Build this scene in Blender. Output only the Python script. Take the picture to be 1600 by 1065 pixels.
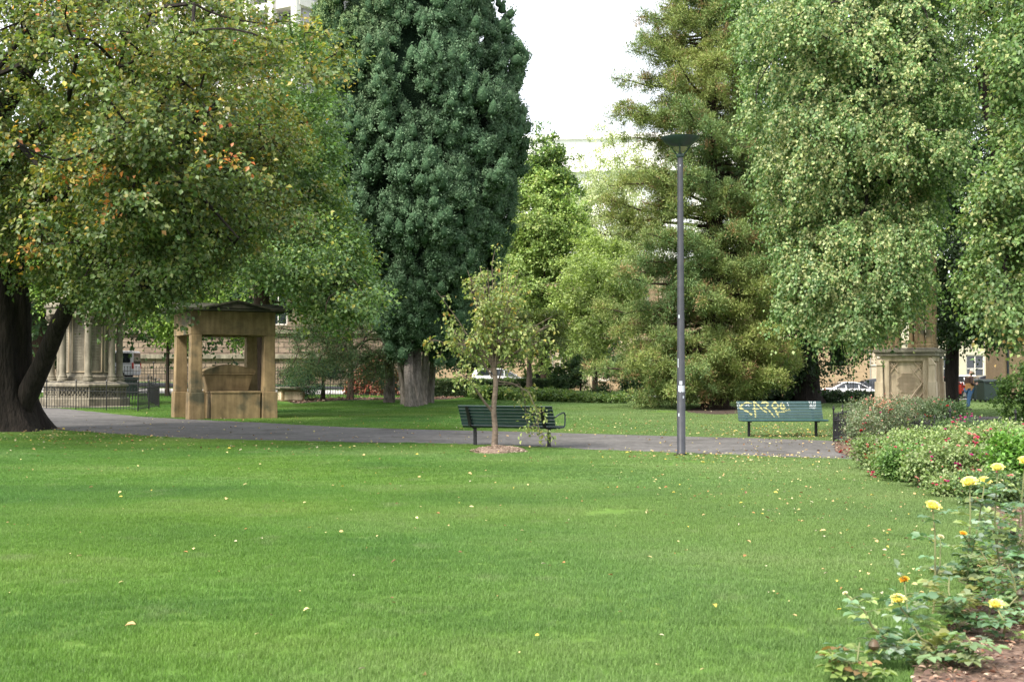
import bpy, math, random
import numpy as np
from mathutils import Vector, Matrix
R = math.radians
sc = bpy.context.scene
col = sc.collection
for o in list(bpy.data.objects): bpy.data.objects.remove(o, do_unlink=True)

# ------------------------------------------------------------------ camera, sky, sun
EYE, FPX, HOR = 1.45, 2000.0, 588.0
cam = bpy.data.objects.new('camera', bpy.data.cameras.new('camera')); col.objects.link(cam)
cam.location = (0, 0, EYE); cam.rotation_euler = (R(90) + math.atan((HOR-532.5)/FPX), 0, 0)
cam.data.lens = 45; cam.data.sensor_width = 36; cam.data.clip_end = 3000; cam.data.clip_start = .1
cam.data.dof.use_dof = True; cam.data.dof.focus_distance = 34; cam.data.dof.aperture_fstop = 7
sc.camera = cam
SUN_EL, SUN_AZ = 48, 222          # azimuth clockwise from +Y
w = bpy.data.worlds.new('World'); sc.world = w; w.use_nodes = True
nt = w.node_tree; nt.nodes.clear()
sky = nt.nodes.new('ShaderNodeTexSky'); sky.sky_type = 'NISHITA'; sky.sun_disc = False
sky.sun_elevation = R(SUN_EL); sky.sun_rotation = R(SUN_AZ); sky.dust_density = 4; sky.air_density = 1.0
tc = nt.nodes.new('ShaderNodeTexCoord'); nz = nt.nodes.new('ShaderNodeTexNoise'); nz.inputs['Scale'].default_value = 2.2
nz.inputs['Detail'].default_value = 5
nt.links.new(tc.outputs['Generated'], nz.inputs['Vector'])
cr = nt.nodes.new('ShaderNodeValToRGB')
cr.color_ramp.elements[0].position = .3; cr.color_ramp.elements[0].color = (8.2, 8.6, 9.4, 1)
cr.color_ramp.elements[1].position = .75; cr.color_ramp.elements[1].color = (10.5, 10.6, 10.8, 1)
nt.links.new(nz.outputs['Fac'], cr.inputs['Fac'])
mx = nt.nodes.new('ShaderNodeMix'); mx.data_type = 'RGBA'; mx.inputs['Factor'].default_value = .8
nt.links.new(sky.outputs['Color'], mx.inputs['A']); nt.links.new(cr.outputs['Color'], mx.inputs['B'])
bg = nt.nodes.new('ShaderNodeBackground'); bg.inputs['Strength'].default_value = .13
wo = nt.nodes.new('ShaderNodeOutputWorld')
nt.links.new(mx.outputs['Result'], bg.inputs['Color']); nt.links.new(bg.outputs['Background'], wo.inputs['Surface'])
sl = bpy.data.lights.new('sun', 'SUN'); sl.energy = 4.8; sl.angle = R(16); sl.color = (1, .93, .82)
so = bpy.data.objects.new('sun', sl); col.objects.link(so)
sv = Vector((math.sin(R(SUN_AZ))*math.cos(R(SUN_EL)), math.cos(R(SUN_AZ))*math.cos(R(SUN_EL)), math.sin(R(SUN_EL))))
so.rotation_euler = sv.to_track_quat('Z', 'Y').to_euler(); so.location = (0, 0, 60)
sc.view_settings.view_transform = 'Standard'; sc.view_settings.look = 'None'
sc.view_settings.exposure = 0.85; sc.view_settings.gamma = 1
sc.render.engine = 'CYCLES'
sc.cycles.max_bounces = 7; sc.cycles.diffuse_bounces = 3; sc.cycles.glossy_bounces = 2
sc.cycles.transmission_bounces = 4; sc.cycles.transparent_max_bounces = 4
sc.cycles.use_denoising = True

# ------------------------------------------------------------------ placing
def X(px, d): return (px-800)/FPX*d
def Z(py, d): return EYE + (HOR-py)/FPX*d
def G(px, py):
    d = EYE*FPX/(py-HOR); return (X(px, d), d)
def sstep(a, b, v):
    t = np.clip((v-a)/(b-a), 0, 1); return t*t*(3-2*t)
def T(x, y):
    x = np.asarray(x, float); y = np.asarray(y, float)
    r = np.clip(.45-.02*x, .05, 1.2)*sstep(45, 85, y) - .42*np.exp(-((x-24.6)/4.5)**2)*sstep(76, 90, y)
    return r
def Tz(x, y): return float(T(x, y))

# ------------------------------------------------------------------ materials
def newmat(name):
    m = bpy.data.materials.new(name); m.use_nodes = True
    return m, m.node_tree, m.node_tree.nodes['Principled BSDF']
def noise_mat(name, c1, c2, scale=3, rough=.8, bump=.2, bscale=30, metal=0, spec=.3, c3=None, streak=None, coat=0, detail=6, blotch=None, bdist=.02):
    m, nt, b = newmat(name); N = nt.nodes.new; L = nt.links.new
    tc = N('ShaderNodeTexCoord'); src = tc.outputs['Object']
    if streak:
        mp = N('ShaderNodeMapping'); mp.inputs['Scale'].default_value = streak; L(src, mp.inputs['Vector']); src2 = mp.outputs['Vector']
    else: src2 = src
    n = N('ShaderNodeTexNoise'); n.inputs['Scale'].default_value = scale; n.inputs['Detail'].default_value = detail; n.inputs['Roughness'].default_value = .65
    L(src2, n.inputs['Vector'])
    r = N('ShaderNodeValToRGB'); e = r.color_ramp.elements
    e[0].position = .32; e[0].color = (*c1, 1); e[1].position = .68; e[1].color = (*c2, 1)
    if c3: k = e.new(.5); k.color = (*c3, 1)
    L(n.outputs['Fac'], r.inputs['Fac']); out = r.outputs['Color']
    if blotch:
        n3 = N('ShaderNodeTexNoise'); n3.inputs['Scale'].default_value = blotch[1]; n3.inputs['Detail'].default_value = 5
        L(src, n3.inputs['Vector'])
        r3 = N('ShaderNodeValToRGB'); r3.color_ramp.elements[0].position = blotch[2]; r3.color_ramp.elements[1].position = blotch[2]+.12
        L(n3.outputs['Fac'], r3.inputs['Fac'])
        x = N('ShaderNodeMix'); x.data_type = 'RGBA'; L(r3.outputs['Color'], x.inputs['Factor']); L(out, x.inputs['A'])
        x.inputs['B'].default_value = (*blotch[0], 1); out = x.outputs['Result']
    if blotch:
        m5 = N('ShaderNodeMapping'); m5.inputs['Scale'].default_value = (7, 7, .7); L(src, m5.inputs['Vector']); n5 = N('ShaderNodeTexNoise'); n5.inputs['Scale'].default_value = 1; n5.inputs['Detail'].default_value = 7; L(m5.outputs[0], n5.inputs['Vector'])
        q5 = N('ShaderNodeMapRange'); q5.inputs['From Min'].default_value = .35; q5.inputs['From Max'].default_value = .65; q5.inputs['To Min'].default_value = .72; q5.inputs['To Max'].default_value = 1.15; L(n5.outputs['Fac'], q5.inputs['Value'])
        x5 = N('ShaderNodeMix'); x5.data_type = 'RGBA'; x5.blend_type = 'MULTIPLY'; x5.inputs['Factor'].default_value = 1; L(out, x5.inputs['A']); L(q5.outputs[0], x5.inputs['B']); out = x5.outputs['Result']
    L(out, b.inputs['Base Color'])
    b.inputs['Roughness'].default_value = rough; b.inputs['Metallic'].default_value = metal
    b.inputs['Specular IOR Level'].default_value = spec; b.inputs['Coat Weight'].default_value = coat
    if bump:
        n2 = N('ShaderNodeTexNoise'); n2.inputs['Scale'].default_value = bscale; n2.inputs['Detail'].default_value = 5
        L(src2, n2.inputs['Vector'])
        bp = N('ShaderNodeBump'); bp.inputs['Strength'].default_value = bump; bp.inputs['Distance'].default_value = bdist
        L(n2.outputs['Fac'], bp.inputs['Height']); L(bp.outputs['Normal'], b.inputs['Normal'])
    return m
def leaf_mat(name, trans=.35, rough=.45, spec=.35, tint=(1.15, 1.25, .6)):
    m, nt, b = newmat(name); N = nt.nodes.new; L = nt.links.new
    a = N('ShaderNodeAttribute'); a.attribute_name = 'lc'
    L(a.outputs['Color'], b.inputs['Base Color'])
    b.inputs['Roughness'].default_value = rough; b.inputs['Specular IOR Level'].default_value = spec
    if trans:
        t = N('ShaderNodeBsdfTranslucent'); mu = N('ShaderNodeMix'); mu.data_type = 'RGBA'; mu.blend_type = 'MULTIPLY'
        mu.inputs['Factor'].default_value = 1; mu.inputs['B'].default_value = (*tint, 1); mu.clamp_result = False
        L(a.outputs['Color'], mu.inputs['A']); L(mu.outputs['Result'], t.inputs['Color'])
        ms = N('ShaderNodeMixShader'); ms.inputs['Fac'].default_value = trans
        L(b.outputs['BSDF'], ms.inputs[1]); L(t.outputs['BSDF'], ms.inputs[2])
        L(ms.outputs['Shader'], nt.nodes['Material Output'].inputs['Surface'])
    return m
def brick_mat(name, c1, c2, mortar, bw=.6, bh=.3, msize=.012, rough=.85, bump=.6, axis='xz', var=.5):
    m, nt, b = newmat(name); N = nt.nodes.new; L = nt.links.new
    tc = N('ShaderNodeTexCoord'); s = N('ShaderNodeSeparateXYZ'); c = N('ShaderNodeCombineXYZ')
    ad = N('ShaderNodeMath'); ad.operation = 'ADD'
    L(tc.outputs['Object'], s.inputs[0]); L(s.outputs['X'], ad.inputs[0]); L(s.outputs['Y'], ad.inputs[1])
    L(ad.outputs[0], c.inputs['X']); L(s.outputs['Z'], c.inputs['Y'])
    br = N('ShaderNodeTexBrick'); L(c.outputs[0], br.inputs['Vector'])
    br.inputs['Color1'].default_value = (*c1, 1); br.inputs['Color2'].default_value = (*c2, 1); br.inputs['Mortar'].default_value = (*mortar, 1)
    br.inputs['Scale'].default_value = 1; br.inputs['Mortar Size'].default_value = msize; br.inputs['Brick Width'].default_value = bw; br.inputs['Row Height'].default_value = bh
    n = N('ShaderNodeTexNoise'); n.inputs['Scale'].default_value = 2.2; n.inputs['Detail'].default_value = 8; L(tc.outputs['Object'], n.inputs['Vector'])
    mr = N('ShaderNodeMapRange'); mr.inputs['To Min'].default_value = 1-var; mr.inputs['To Max'].default_value = 1+var; L(n.outputs['Fac'], mr.inputs['Value'])
    mu = N('ShaderNodeMix'); mu.data_type = 'RGBA'; mu.blend_type = 'MULTIPLY'; mu.inputs['Factor'].default_value = 1
    L(br.outputs['Color'], mu.inputs['A']); L(mr.outputs[0], mu.inputs['B']); L(mu.outputs['Result'], b.inputs['Base Color'])
    b.inputs['Roughness'].default_value = rough
    sb = N('ShaderNodeMath'); sb.operation = 'SUBTRACT'; L(n.outputs['Fac'], sb.inputs[0]); L(br.outputs['Fac'], sb.inputs[1])
    bp = N('ShaderNodeBump'); bp.inputs['Strength'].default_value = bump; bp.inputs['Distance'].default_value = .03
    L(sb.outputs[0], bp.inputs['Height']); L(bp.outputs['Normal'], b.inputs['Normal'])
    return m
def flat_mat(name, c, rough=.5, metal=0, spec=.5, coat=0):
    return noise_mat(name, tuple(v*.86 for v in c), tuple(min(1, v*1.1) for v in c), 6, rough, .03, 60, metal, spec, coat=coat)
def glass_mat(name, c=(.02, .025, .03)):
    m, nt, b = newmat(name); b.inputs['Base Color'].default_value = (*c, 1); b.inputs['Roughness'].default_value = .05
    b.inputs['Specular IOR Level'].default_value = .9; return m

M = {}
M['leaf'] = leaf_mat('leaf'); M['needle'] = leaf_mat('needle', .2, .6, .2); M['cypress'] = leaf_mat('cypress', .1, .65, .2, (1, 1.1, .7))
M['petal'] = leaf_mat('petal', .35, .6, .2, (1, .95, .6))
M['litter'] = leaf_mat('litter', .1, .7, .2, (1, 1, 1))
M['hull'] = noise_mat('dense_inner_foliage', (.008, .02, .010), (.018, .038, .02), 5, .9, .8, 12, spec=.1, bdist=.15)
M['plume'] = noise_mat('cypress_spray', (.034, .072, .038), (.075, .135, .068), 9, .9, 1, 14, spec=.05, bdist=.08)
M['bark_dark'] = noise_mat('bark_dark', (.008, .007, .006), (.030, .024, .020), 3.2, .9, 1, 5, streak=(3, 3, .5), spec=.2, bdist=.06)
M['bark_grey'] = noise_mat('bark_grey', (.075, .066, .057), (.24, .215, .185), 3.5, .9, 1, 7, streak=(4, 4, .45), spec=.15, bdist=.05)
M['bark_young'] = noise_mat('bark_young', (.085, .065, .05), (.19, .15, .115), 10, .8, .6, 30, streak=(1, 1, 2.5), spec=.2, bdist=.01)
M['bark_brown'] = noise_mat('bark_brown', (.022, .016, .012), (.07, .05, .037), 4, .9, 1, 8, streak=(3, 3, .5), spec=.2, bdist=.04)
M['cane'] = noise_mat('cane', (.09, .13, .045), (.20, .19, .09), 8, .6, .2, 30)
M['stone'] = noise_mat('sandstone', (.15, .108, .055), (.29, .212, .112), 1.6, .85, .5, 22, c3=(.225, .163, .085), blotch=((.075, .072, .045), 1.1, .55), bdist=.01)
M['stone_roof'] = noise_mat('mossy_stone', (.018, .02, .014), (.06, .057, .038), 2.2, .9, .6, 20, blotch=((.028, .038, .016), 2.0, .55), bdist=.01)
M['stone_pale'] = noise_mat('pale_sandstone', (.40, .32, .215), (.55, .46, .33), 1.8, .85, .4, 25, blotch=((.22, .18, .13), 1.3, .6), bdist=.008)
M['stone_grey'] = noise_mat('weathered_stone', (.13, .115, .085), (.26, .235, .18), 1.9, .85, .5, 22, blotch=((.14, .13, .10), 1.2, .58), bdist=.01)
M['iron'] = noise_mat('black_iron', (.006, .006, .007), (.018, .018, .02), 12, .45, .15, 40, spec=.4)
M['bench'] = noise_mat('dark_green_paint', (.008, .024, .026), (.014, .038, .04), 8, .33, .08, 50, spec=.6, coat=.3)
M['bench_worn'] = noise_mat('faded_green_paint', (.015, .045, .048), (.033, .075, .08), 6, .4, .12, 40, spec=.6, coat=.2)
M['yellow_paint'] = flat_mat('yellow_spray_paint', (.36, .35, .15), .6)
M['white_paint'] = flat_mat('white_spray_paint', (.36, .39, .41), .6)
M['pole'] = noise_mat('grey_pole_paint', (.028, .030, .038), (.046, .048, .058), 5, .4, .05, 60, spec=.5)
M['lamp_bowl'] = flat_mat('dark_green_lamp_paint', (.022, .042, .042), .35)
M['sticker'] = flat_mat('silver_sticker', (.42, .45, .5), .4)
M['asphalt'] = noise_mat('asphalt', (.088, .084, .082), (.142, .136, .132), 1.1, .9, .5, 90, spec=.2, detail=12, bdist=.005, blotch=((.075, .07, .066), .7, .56))
M['road'] = noise_mat('road_asphalt', (.05, .05, .055), (.08, .078, .08), 2, .9, .3, 60)
M['pavement'] = noise_mat('concrete_pavement', (.34, .32, .31), (.46, .44, .43), 2, .9, .2, 40)
M['mulch'] = noise_mat('bark_mulch', (.05, .032, .024), (.22, .15, .115), 14, .95, 1, 22, c3=(.12, .075, .055), bdist=.04, detail=10)
M['leafbed'] = noise_mat('leaf_litter_soil', (.03, .021, .015), (.085, .06, .042), 9, .95, 1, 14, c3=(.05, .035, .026), bdist=.04, detail=10)
M['white_car'] = flat_mat('white_car_paint', (.75, .76, .78), .25, coat=.8)
M['silver_car'] = flat_mat('silver_car_paint', (.5, .52, .55), .3, .2, coat=.8)
M['dark_car'] = flat_mat('dark_car_paint', (.02, .025, .035), .25, coat=.8)
M['red_car'] = flat_mat('red_car_paint', (.35, .035, .02), .25, coat=.8)
M['tyre'] = flat_mat('tyre_rubber', (.015, .015, .016), .8)
M['rim'] = flat_mat('wheel_metal', (.4, .4, .42), .35, .6)
M['glass'] = glass_mat('window_glass')
M['tail'] = flat_mat('red_lens', (.5, .02, .015), .2, coat=.6)
M['head'] = flat_mat('clear_lens', (.7, .7, .7), .15, coat=.6)
M['bin'] = flat_mat('dark_green_plastic', (.012, .025, .022), .5)
M['skin'] = flat_mat('skin', (.42, .25, .18), .6)
M['jeans'] = noise_mat('blue_denim', (.035, .08, .17), (.07, .14, .26), 20, .85, .2, 80)
M['jacket_dark'] = flat_mat('dark_brown_cloth', (.05, .025, .02), .85)
M['jacket_tan'] = flat_mat('tan_cloth', (.30, .16, .06), .85)
M['cap'] = flat_mat('cream_cloth', (.62, .58, .48), .9)
M['white_cloth'] = flat_mat('white_cloth', (.72, .72, .74), .9)
M['shoe'] = flat_mat('black_shoe', (.03, .025, .025), .6)
M['brick'] = brick_mat('tan_brick', (.32, .22, .115), (.37, .26, .145), (.29, .22, .14), .24, .086, .008, var=.25)
M['rustic'] = brick_mat('rusticated_sandstone', (.15, .11, .08), (.25, .19, .14), (.07, .055, .04), .9, .42, .03, bump=1, var=.5)
M['sandwall'] = brick_mat('warm_sandstone_blocks', (.33, .24, .15), (.37, .27, .17), (.28, .2, .13), 1.1, .45, .008, var=.2)
M['concrete'] = noise_mat('pale_concrete', (.50, .48, .45), (.64, .62, .59), .3, .9, .1, 20)
M['paleconc'] = noise_mat('very_pale_cladding', (.80, .79, .78), (.88, .87, .86), .15, .9, .05, 20)
M['frame_white'] = flat_mat('white_frame_paint', (.66, .64, .58), .6)
M['curtain'] = flat_mat('cream_curtain', (.50, .41, .31), .9)
M['door_dark'] = flat_mat('dark_door_paint', (.015, .02, .03), .5)

# ------------------------------------------------------------------ mesh helpers
def raw_mesh(name, V, F, mat, parent=None, colr=None, smooth=False):
    V = np.asarray(V, np.float32); me = bpy.data.meshes.new(name)
    F = np.asarray(F, np.int32); k = F.shape[1]
    me.vertices.add(len(V)); me.vertices.foreach_set('co', V.ravel())
    me.loops.add(F.size); me.loops.foreach_set('vertex_index', F.ravel())
    me.polygons.add(len(F)); me.polygons.foreach_set('loop_start', np.arange(0, F.size, k, dtype=np.int32))
    me.polygons.foreach_set('loop_total', np.full(len(F), k, np.int32))
    if smooth: me.polygons.foreach_set('use_smooth', np.ones(len(F), bool))
    me.update(calc_edges=True)
    if colr is not None:
        at = me.attributes.new('lc', 'FLOAT_COLOR', 'POINT')
        c = np.ones((len(V), 4), np.float32); c[:, :3] = colr; at.data.foreach_set('color', c.ravel())
    me.materials.append(mat)
    o = bpy.data.objects.new(name, me); col.objects.link(o)
    if parent: o.parent = parent
    return o
class MB:
    def __init__(s): s.v = []; s.f = []
    def add(s, vs, fs):
        n = len(s.v); s.v += [tuple(v) for v in vs]; s.f += [tuple(i+n for i in f) for f in fs]; return s
    def box(s, c, size, rz=0, taper=None, rx=0):
        sx, sy, sz = (q/2 for q in size); tx, ty = taper if taper else (1, 1)
        vs = [(-sx, -sy, -sz), (sx, -sy, -sz), (sx, sy, -sz), (-sx, sy, -sz), (-sx*tx, -sy*ty, sz), (sx*tx, -sy*ty, sz), (sx*tx, sy*ty, sz), (-sx*tx, sy*ty, sz)]
        m = Matrix.Rotation(rz, 3, 'Z') @ Matrix.Rotation(rx, 3, 'X'); c = Vector(c)
        return s.add([m @ Vector(v) + c for v in vs], [(0, 3, 2, 1), (4, 5, 6, 7), (0, 1, 5, 4), (1, 2, 6, 5), (2, 3, 7, 6), (3, 0, 4, 7)])
    def tube(s, pts, rad, n=8, cap=True):
        pts = [Vector(p) for p in pts]; rad = rad if hasattr(rad, '__len__') else [rad]*len(pts)
        rings = []; up = None
        for i, p in enumerate(pts):
            t = (pts[min(i+1, len(pts)-1)] - pts[max(i-1, 0)]).normalized()
            if up is None: up = Vector((1, 0, 0)) if abs(t.x) < .8 else Vector((0, 1, 0))
            a = (up - t*up.dot(t)).normalized(); b = t.cross(a); up = a
            rings.append([p + (a*math.cos(2*math.pi*k/n) + b*math.sin(2*math.pi*k/n))*rad[i] for k in range(n)])
        vs = [v for r in rings for v in r]; fs = []
        for i in range(len(pts)-1):
            for k in range(n):
                a, b = i*n+k, i*n+(k+1) % n; fs.append((a, b, b+n, a+n))
        if cap: fs.append(tuple(range(n-1, -1, -1))); fs.append(tuple((len(pts)-1)*n+k for k in range(n)))
        return s.add(vs, fs)
    def lathe(s, prof, n=24, c=(0, 0, 0), rot=0):
        vs = [(c[0]+r*math.cos(rot+2*math.pi*k/n), c[1]+r*math.sin(rot+2*math.pi*k/n), c[2]+z) for r, z in prof for k in range(n)]; fs = []
        for i in range(len(prof)-1):
            for k in range(n):
                a, b = i*n+k, i*n+(k+1) % n; fs.append((a, b, b+n, a+n))
        fs.append(tuple(range(n-1, -1, -1))); fs.append(tuple((len(prof)-1)*n+k for k in range(n)))
        return s.add(vs, fs)
    def prism(s, poly, axis, a, b):
        """poly of 2-D points extruded along axis from a to b"""
        n = len(poly)
        def mk(p, t): return {'x': (t, p[0], p[1]), 'y': (p[0], t, p[1]), 'z': (p[0], p[1], t)}[axis]
        vs = [mk(p, a) for p in poly] + [mk(p, b) for p in poly]
        fs = [tuple(range(n-1, -1, -1)), tuple(range(n, 2*n))] + [(i, (i+1) % n, (i+1) % n+n, i+n) for i in range(n)]
        return s.add(vs, fs)
    def build(s, name, mat, parent=None, smooth=False, bevel=0):
        me = bpy.data.meshes.new(name); me.from_pydata(s.v, [], s.f); me.materials.append(mat)
        import bmesh
        bm = bmesh.new(); bm.from_mesh(me); bmesh.ops.recalc_face_normals(bm, faces=bm.faces); bm.to_mesh(me); bm.free()
        o = bpy.data.objects.new(name, me); col.objects.link(o)
        if parent: o.parent = parent
        if smooth:
            for p in me.polygons: p.use_smooth = True
            try: me.set_sharp_from_angle(angle=R(40))
            except Exception: pass
        if bevel:
            b = o.modifiers.new('edge', 'BEVEL'); b.width = bevel; b.segments = 2; b.limit_method = 'ANGLE'; b.angle_limit = R(50)
        return o
def thing(name, label, cat, loc=(0, 0, 0), rz=0, group=None):
    o = bpy.data.objects.new(name, None); col.objects.link(o); o.location = loc; o.rotation_euler = (0, 0, rz)
    o['label'] = label; o['category'] = cat
    if group: o['group'] = group
    return o
def tag(o, label=None, cat=None, group=None, kind=None):
    for k, v in (('label', label), ('category', cat), ('group', group), ('kind', kind)):
        if v: o[k] = v
    return o
def unit(v): return v/np.maximum(np.linalg.norm(v, axis=-1, keepdims=True), 1e-9)
def snoise(P, s, seed=0):
    """cheap smooth 3-D noise, -1..1"""
    r = np.random.RandomState(seed); out = np.zeros(len(P)); tot = 0
    for k in range(6):
        d = unit(r.randn(3)); f = s*(.6+1.3*r.rand()); out += np.sin(P @ d*f + r.rand()*6.28); tot += 1
    return out/3.0
def leaf_mesh(name, P, D, N, L, Wd, C, mat, parent, fold=.25, fine=False, rnd=None):
    D = unit(D); N = unit(N - D*np.sum(N*D, 1, keepdims=True)); S = np.cross(D, N); n = len(P)
    L = L[:, None]; Wd = Wd[:, None]
    if fine:
        pts = [P, P+D*L*.32-S*Wd*.5+N*Wd*fold, P+D*L*.7-S*Wd*.4+N*Wd*fold*.7, P+D*L-N*L*.1, P+D*L*.7+S*Wd*.4+N*Wd*fold*.7, P+D*L*.32+S*Wd*.5+N*Wd*fold]
        V = np.stack(pts, 1).reshape(-1, 3); b = np.arange(n)[:, None]*6
        F = np.concatenate([b+np.array([[0, 1, 2, 3]]), b+np.array([[0, 3, 4, 5]])], 0); k = 6
    else:
        pts = [P, P+D*L*.45-S*Wd*.5+N*Wd*fold, P+D*L, P+D*L*.45+S*Wd*.5+N*Wd*fold]
        V = np.stack(pts, 1).reshape(-1, 3); b = np.arange(n)[:, None]*4
        F = np.concatenate([b+np.array([[0, 2, 1]]), b+np.array([[0, 3, 2]])], 0); k = 4
    return raw_mesh(name, V, F, mat, parent, np.repeat(np.clip(C*1.06+.010, 0, 1), k, 0))
def palette(rng, n, cols, wts):
    cols = np.array(cols); i = rng.choice(len(cols), n, p=np.array(wts)/sum(wts)); return cols[i]
def tubes_np(name, segs, mat, parent, n=6):
    """segs: list of (pts (k,3), radii (k))"""
    mb = MB()
    for p, r in segs: mb.tube(p, r, n, cap=False)
    return mb.build(name, mat, parent, smooth=True)

def blob(px, py, d, rpx, rpy, rd, w=1):
    return (X(px, d), d, Z(py, d), rpx/FPX*d, rd, rpy/FPX*d, w)
def sample_env(rng, env, n, shell=.45, hier=None):
    if hier:      # big boughs first, then their sprays: leaves dark gaps between boughs
        nb, sp = hier; Cb, ob = sample_env(rng, env, nb, shell); i = rng.randint(len(Cb), size=n)
        d = rng.randn(n, 3)*np.array([1, 1, .55])*sp; q = np.linalg.norm(d[:, :2], axis=1); d += ob[i]*rng.uniform(-.3, .9, (n, 1))*sp; d[:, 2] -= .22*q*q/sp
        C = Cb[i]+d; o = unit(ob[i]*.8+d/sp*.35+np.array([0, 0, .15])); k = C[:, 2] > T(C[:, 0], C[:, 1])+.35
        return C[k], o[k]
    env = np.array(env); wt = env[:, 6]/env[:, 6].sum(); i = rng.choice(len(env), n, p=wt)
    d = unit(rng.randn(n, 3)); r = shell+(1-shell)*rng.rand(n)**.6
    Cc = env[i, :3]+d*env[i, 3:6]*r[:, None]
    # drop points that lie deep inside another ellipsoid
    inside = np.zeros(n, bool)
    for k in range(len(env)):
        q = np.linalg.norm((Cc-env[k, :3])/env[k, 3:6], axis=1); inside |= (q < shell*.8) & (i != k)
    out = unit(d/env[i, 3:6])
    keep = ~inside & (Cc[:, 2] > T(Cc[:, 0], Cc[:, 1])+.35)
    return Cc[keep], out[keep]
def mst(root_pts, C, alpha=.55):
    """connect clusters to roots; returns parent index (into roots+C)"""
    roots = np.array(root_pts); nr = len(roots); A = np.vstack([roots, C]); n = len(C)
    best = np.full(n, 1e9); par = np.zeros(n, int); plen = np.zeros(len(A)); done = np.zeros(n, bool)
    for j in range(nr):
        dd = np.linalg.norm(C-A[j], axis=1); m = dd < best; best[m] = dd[m]; par[m] = j
    order = []
    for _ in range(n):
        k = int(np.argmin(np.where(done, 1e9, best))); done[k] = True; order.append(k)
        plen[nr+k] = plen[par[k]]+np.linalg.norm(C[k]-A[par[k]])
        dd = np.linalg.norm(C-C[k], axis=1)+alpha*plen[nr+k]; m = (dd < best) & ~done; best[m] = dd[m]; par[m] = nr+k
    return A, par, order, nr
def limbs(rng, root_pts, C, rtip=.012, rmax=.4, pw=.5, sag=.05, alpha=.55, wig=.08):
    A, par, order, nr = mst(root_pts, C, alpha); cnt = np.ones(len(A))
    for k in reversed(order): cnt[par[k]] += cnt[nr+k]
    segs = []
    for k in order:
        a, b = A[par[k]], A[nr+k]; L = np.linalg.norm(b-a)
        r1 = min(rmax, rtip*cnt[nr+k]**pw); r0 = min(rmax, rtip*cnt[par[k]]**pw) if par[k] >= nr else min(rmax, r1*1.25)
        r0 = min(r0, r1*1.7)
        ts = np.linspace(0, 1, 5); off = rng.randn(3)*wig*L
        pts = [a+(b-a)*t+off*math.sin(math.pi*t)+np.array([0, 0, sag*L*math.sin(math.pi*t)]) for t in ts]
        segs.append((pts, [r0+(r1-r0)*t for t in ts]))
    return segs
def sprays(rng, C, out, Rc, tw, lp, L, Wd, cols, wts, droop=.3, up=.2, flat=1, ldown=.3, nup=.8, name='crown', mat=None, parent=None,
           patches=None, fine=False, vary=.25, lsc=.7, jit=.12, fold=.25, twigs=False, tintn=None):
    n = len(C); Rc = np.broadcast_to(Rc, (n,)) * rng.uniform(.7, 1.25, n)
    ci = np.repeat(np.arange(n), tw); d = unit(out[ci]*.55+rng.randn(len(ci), 3)*.75*np.array([1, 1, flat])+np.array([0, 0, up]))
    tl = Rc[ci]*rng.uniform(.6, 1.2, len(ci))
    ti = np.repeat(np.arange(len(ci)), lp); t = rng.uniform(.1, 1, len(ti)); cl = ci[ti]
    P = C[cl]+d[ti]*(tl[ti]*t)[:, None]; P[:, 2] -= droop*tl[ti]*t*t
    P = P+rng.randn(len(P), 3)*(Rc[cl]*jit)[:, None]
    D = unit(d[ti])*.6+rng.randn(len(P), 3)*.55; D[:, 2] -= ldown+droop*.4
    N = out[cl]*.5+rng.randn(len(P), 3)*.5; N[:, 2] += nup
    s = rng.uniform(lsc, 1.25, len(P))
    col_ = palette(rng, len(P), cols, wts)
    # whole twigs share a hue more than single leaves do
    tcol = palette(rng, len(ci), cols, wts)[ti]; mixw = .85*rng.rand(len(P))[:, None]**.7; col_ = col_*(1-mixw)+tcol*mixw
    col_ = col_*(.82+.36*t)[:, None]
    if patches:
        for (pc, scale, thr, amt, seed) in patches:
            q = snoise(P, scale, seed)+rng.randn(len(P))*.15; m = (q > thr) & (rng.rand(len(P)) < amt); pcs = palette(rng, m.sum(), pc, [1]*len(pc)); col_[m] = pcs
    col_ = 1.22*col_*rng.uniform(1-vary, 1+vary, (len(P), 1))*(1+.12*snoise(P, 1.1, 5))[:, None]
    if tintn is not None: col_ = tintn(P, col_)
    ok = P[:, 2] > T(P[:, 0], P[:, 1])+.03
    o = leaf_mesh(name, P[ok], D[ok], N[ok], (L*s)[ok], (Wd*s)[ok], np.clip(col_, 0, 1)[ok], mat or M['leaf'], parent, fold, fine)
    segs = None
    if twigs:
        segs = []
        for k in range(len(ci)):
            a = C[ci[k]]; ts = (0, .5, 1); segs.append(([a+d[k]*tl[k]*t-np.array([0, 0, droop*tl[k]*t*t]) for t in ts], [twigs, twigs*.7, twigs*.3]))
    return o, segs
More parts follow.
